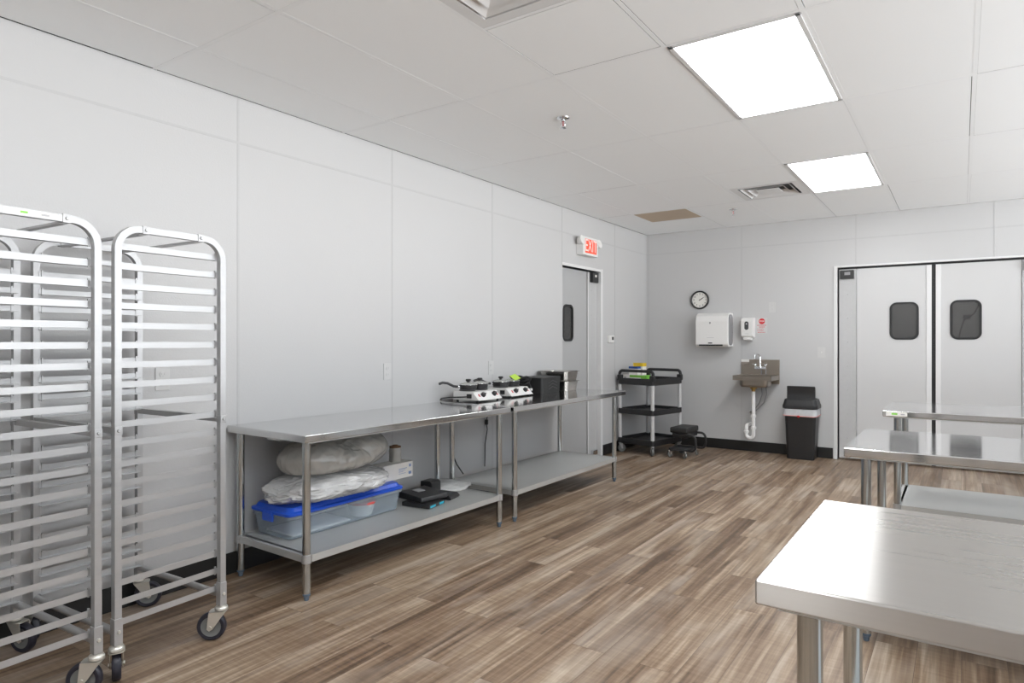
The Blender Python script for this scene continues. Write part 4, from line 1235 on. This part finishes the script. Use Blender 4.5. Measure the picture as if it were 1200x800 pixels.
# open swing flap, tipped up behind the rim
b = MB(); fw, n = .290, 10
pr = []
for k in range(n + 1):
    a = R(-12 + 24 * k / n); pr.append((-.045 + .38 * (math.cos(a) - 1), .720 + .38 * math.sin(a)))
outer = [(y - .012, z) for y, z in pr]; inner = [(y + .010, z) for y, z in pr[::-1]]
b.prism(outer + inner, -fw / 2, fw / 2, 'x', bev=.010); b.build('swing_flap', M['black'], t)
lin = thing('trash_bag', 'white liner bag with red drawstring folded over the trash can rim', 'plastic bag', (-1.452, 7.760, 0), R(1))
b = MB()
N = 60
def ringp(a, c, r, z, amp, seed):
    base = rrect(a, c, r, 14); out = []
    for k, (x, y) in enumerate(base):
        d = 1 + amp * noise.noise(Vector((x * 30, y * 30, seed)))
        out.append((x * d, y * d, z + .010 * noise.noise(Vector((x * 9, y * 9, seed + 5)))))
    return out
b.loft([ringp(.322, .260, .04, .475, .01, 1), ringp(.338, .276, .04, .470, .03, 2), ringp(.344, .282, .04, .505, .05, 3), ringp(.340, .278, .04, .535, .03, 4), ringp(.338, .276, .04, .553, .0, 5)], False, False)
b.build('film', M['liner'], lin)
b = MB(); rl = [(x, y, z) for (x, y, z) in ringp(.348, .286, .04, .476, .012, 2)]
b.tube(rl, .0045, seg=6, closed=True); b.build('drawstring', plain('pink_drawstring', (.72, .32, .30), .5), lin)
b = MB(); b.lathe([(0, -.012), (.012, -.008), (.016, 0), (.012, .008), (0, .012)], (-.01, -.150, .474), 12); b.build('drawstring_knot', M['red'], lin)

# ------------------------------------------------------------------ utility cart
ca = R(-11.4)
t = thing('utility_cart', 'black three-shelf utility cart with grey posts in the back left corner', 'cart', (-3.012, 7.235, 0), ca)
cw, cl = .445, .565
X, Y = cw / 2, cl / 2
def tray(z0, z1):
    b = MB(); o = .024
    outs = [(cw + 2 * o - .03, cl + 2 * o - .03, .03, z0), (cw + 2 * o, cl + 2 * o, .03, z0 + .008), (cw + 2 * o, cl + 2 * o, .03, z1)]
    rings = [[(x, y, z) for x, y in rrect(a, c, r, 5)] for a, c, r, z in outs]
    inn = [(cw + 2 * o - .016, cl + 2 * o - .016, .024, z1), (cw + 2 * o - .022, cl + 2 * o - .022, .022, z1 - .035), (cw - .04, cl - .04, .02, z1 - .037)]
    rings += [[(x, y, z) for x, y in rrect(a, c, r, 5)] for a, c, r, z in inn]
    b.loft(rings); return b
for (z0, z1) in ((.108, .176), (.452, .516), (.792, .868)): tray(z0, z1).build('shelf', M['black'], t)
for (x, y) in ((-X, -Y), (X, -Y), (-X, Y), (X, Y)):
    for (za, zb_) in ((.170, .454), (.510, .794)):
        b = MB(); b.cyl((x, y, za), (x, y, zb_), .0215, seg=20); b.build('post', M['post'], t)
for y in (-Y, Y):
    b = MB(); zt = .952
    pts = [(-X - .008, y, .84), (-X - .008, y, zt - .04)] + arc((-X + .032, y, zt - .04), .04, 180, 90, 6)[1:] + arc((X - .032, y, zt - .04), .04, 90, 0, 6) + [(X + .008, y, .84)]
    b.tube(pts, .0175, seg=12)
    for x in (-X, X): b.box(x - .028, x + .028, y - .026, y + .026, .835, .905, bev=.008)
    b.build('handle', M['black'], t)
for k, (x, y) in enumerate(((-X, -Y), (X, -Y), (-X, Y), (X, Y))):
    h = (R(60), R(140), R(80), R(200))[k]; Mx = Matrix.Translation((x, y, 0)) @ Matrix.Rotation(h, 4, 'Z')
    b = MB(); b.cyl((0, 0, .100), (0, 0, .112), .022, seg=16)
    for s in (-1, 1):
        ya, yb_ = sorted((s * .014, s * .017)); b.prism([(-.016, .104), (.026, .104), (.030, .040), (.014, .040)], ya, yb_, 'y')
    b.cyl((.020, -.020, .048), (.020, .020, .048), .006, seg=10)
    bmesh.ops.transform(b.bm, matrix=Mx, verts=b.bm.verts[:]); fk = b.build('caster_fork', M['alu'], t)
    b = MB(); b.lathe([(0, -.012), (.03, -.011), (.044, -.012), (.048, -.004), (.048, .004), (.044, .012), (.03, .011), (0, .012)], (.020, 0, .048), 28, Matrix.Rotation(R(90), 4, 'X'))
    bmesh.ops.transform(b.bm, matrix=Mx, verts=b.bm.verts[:]); b.build('wheel', M['hub'], fk)
def oncart(x, y, z):
    c, s = math.cos(ca), math.sin(ca); return (-3.012 + c * x - s * y, 7.235 + s * x + c * y, z)
zc = .868 - .037
t = thing('product_box', 'long white box with green end lying at the front of the utility cart', 'box', oncart(-.045, -.215, zc + .0005), ca)
b = MB(); b.box(-.165, .165, -.045, .045, 0, .072, bev=.001); b.build('carton', M['paper'], t)
b = MB(); b.box(.095, .1655, -.0456, .0456, .004, .0726); b.box(-.06, .10, -.0455, -.040, .045, .0724); b.build('green_panel', M['green'], t, smooth=0)
b = MB(); b.box(-.15, .07, -.0456, -.045, .012, .022); b.box(-.14, -.11, -.0456, -.045, .030, .050); b.build('grey_print', M['greypr'], t, smooth=0)
t = thing('product_box', 'white box with navy top band standing on the utility cart', 'box', oncart(-.125, -.132, zc + .0005), ca)
b = MB(); b.box(-.060, .060, -.035, .035, 0, .165, bev=.001); b.build('carton', M['paper'], t)
b = MB(); b.box(-.0605, .0605, -.0356, .0356, .140, .1656); b.build('navy_band', M['navy'], t, smooth=0)
t = thing('product_box', 'tall yellow and white box with red patch standing on the utility cart', 'box', oncart(-.112, -.048, zc + .0005), ca)
b = MB(); b.box(-.065, .065, -.04, .04, 0, .205, bev=.001); b.build('carton', M['paper'], t)
b = MB(); b.box(-.0655, .0655, -.0406, .0406, .165, .2056); b.box(-.03, .0, -.0406, -.039, .0, .130); b.build('yellow_band', M['yellow'], t, smooth=0)
b = MB(); b.box(-.060, -.0, -.0409, -.039, .125, .154); b.build('red_patch', M['red'], t, smooth=0)

# ------------------------------------------------------------------ rolling stool
t = thing('rolling_stool', 'low black rolling work stool with bent tube frame beside the cart', 'stool', (-2.565, 7.150, 0), R(-2))
b = MB(); b.box(-.105, .100, -.175, .170, .275, .338, bev=.016, seg=3); b.build('seat', M['blacksoft'], t)
b = MB(); b.box(-.085, .095, -.155, .150, .225, .276, bev=.008); b.build('seat_pan', M['black'], t)
for s in (-1, 1):
    y = s * .150; b = MB(); r = .055
    pts = [(-.07, y, .258), (.13, y, .258)] + arc((.13, y, .258 - r), r, 90, 0, 7)[1:] + [(.13 + r, y, .085 + r)] + arc((.13, y, .085 + r), r, 0, -90, 7)[1:] + [(.05, y, .085), (-.115, y, .085)]
    b.tube(pts, .0135, seg=12); b.build('frame_tube', M['black'], t)
b = MB()
b.loft([[(x, y, z) for x, y in rrect(a, c, .02, 4, -.03, 0)] for a, c, z in ((.20, .26, .070), (.215, .285, .074), (.215, .285, .098), (.20, .27, .098), (.19, .255, .080))]); b.build('tool_tray', M['black'], t)
for k, (x, y) in enumerate(((-.115, -.165), (.075, -.165), (-.115, .155), (.085, .135))):
    Mx = Matrix.Translation((x, y, 0)) @ Matrix.Rotation(R((70, 150, 20, 85)[k]), 4, 'Z')
    b = MB(); b.cyl((0, 0, .062), (0, 0, .082), .012, seg=12)
    for s in (-1, 1):
        ya, yb_ = sorted((s * .011, s * .014)); b.prism([(-.012, .066), (.020, .066), (.022, .026), (.006, .026)], ya, yb_, 'y')
    bmesh.ops.transform(b.bm, matrix=Mx, verts=b.bm.verts[:]); fk = b.build('caster_fork', M['chrome'], t)
    b = MB(); b.lathe([(0, -.009), (.028, -.009), (.032, -.004), (.032, .004), (.028, .009), (0, .009)], (.012, 0, .032), 24, Matrix.Rotation(R(90), 4, 'X'))
    bmesh.ops.transform(b.bm, matrix=Mx, verts=b.bm.verts[:]); b.build('wheel', M['hub'], fk)

# ================================================================== LIGHT, WORLD, CAMERA
w = bpy.data.worlds.new('daylight'); sc.world = w; w.use_nodes = True
nt = w.node_tree; bg = nt.nodes['Background']
# sky above; brighter lower half added to send light up to the ceiling
tcw = nt.nodes.new('ShaderNodeTexCoord'); sxyz = nt.nodes.new('ShaderNodeSeparateXYZ')
nt.links.new(tcw.outputs['Generated'], sxyz.inputs[0])
crw = nt.nodes.new('ShaderNodeValToRGB'); mrw = nt.nodes.new('ShaderNodeMapRange')
mrw.inputs['From Min'].default_value = -1; mrw.inputs['From Max'].default_value = 1
nt.links.new(sxyz.outputs['Z'], mrw.inputs['Value']); nt.links.new(mrw.outputs[0], crw.inputs[0])
SKY, GROUND_FILL = 2.0, 10.0
crw.color_ramp.elements[0].position = .485; crw.color_ramp.elements[0].color = (0.965, 0.985, 1.0, 1)
crw.color_ramp.elements[1].position = .515; crw.color_ramp.elements[1].color = (0.82 * SKY / GROUND_FILL, 0.91 * SKY / GROUND_FILL, SKY / GROUND_FILL, 1)
nt.links.new(crw.outputs[0], bg.inputs['Color']); bg.inputs['Strength'].default_value = GROUND_FILL
def portal(name, loc, rot, sx, sy):
    l = bpy.data.lights.new(name, 'AREA'); l.shape = 'RECTANGLE'; l.size = sx; l.size_y = sy
    l.cycles.is_portal = True
    o = bpy.data.objects.new(name, l); COL.objects.link(o); o.location = loc; o.rotation_euler = rot
    o['kind'] = 'structure'
portal('right_window_portal', (XR + .10, (VY0 + VY1) / 2, (VZ0 + VZ1) / 2), (R(90), 0, R(90)), VY1 - VY0, VZ1 - VZ0)

cam = bpy.data.cameras.new('camera'); co = bpy.data.objects.new('camera', cam); COL.objects.link(co)
cam.sensor_fit = 'HORIZONTAL'; cam.sensor_width = 36.0; cam.lens = 764.1 * 36 / 1200
cam.clip_start = .05; cam.clip_end = 60
co.location = (0, 0, CAMZ); co.rotation_euler = (R(90), 0, .60328)
sc.camera = co
sc.view_settings.view_transform = 'Standard'; sc.view_settings.look = 'None'
sc.view_settings.exposure = 0.12; sc.view_settings.gamma = 1.0; sc.view_settings.use_curve_mapping = False
sc.cycles.use_denoising = True
sc.cycles.max_bounces = 14; sc.cycles.diffuse_bounces = 8; sc.cycles.glossy_bounces = 6; sc.cycles.transparent_max_bounces = 16
sc.cycles.caustics_reflective = False; sc.cycles.caustics_refractive = False
sc.cycles.sample_clamp_indirect = 6.0
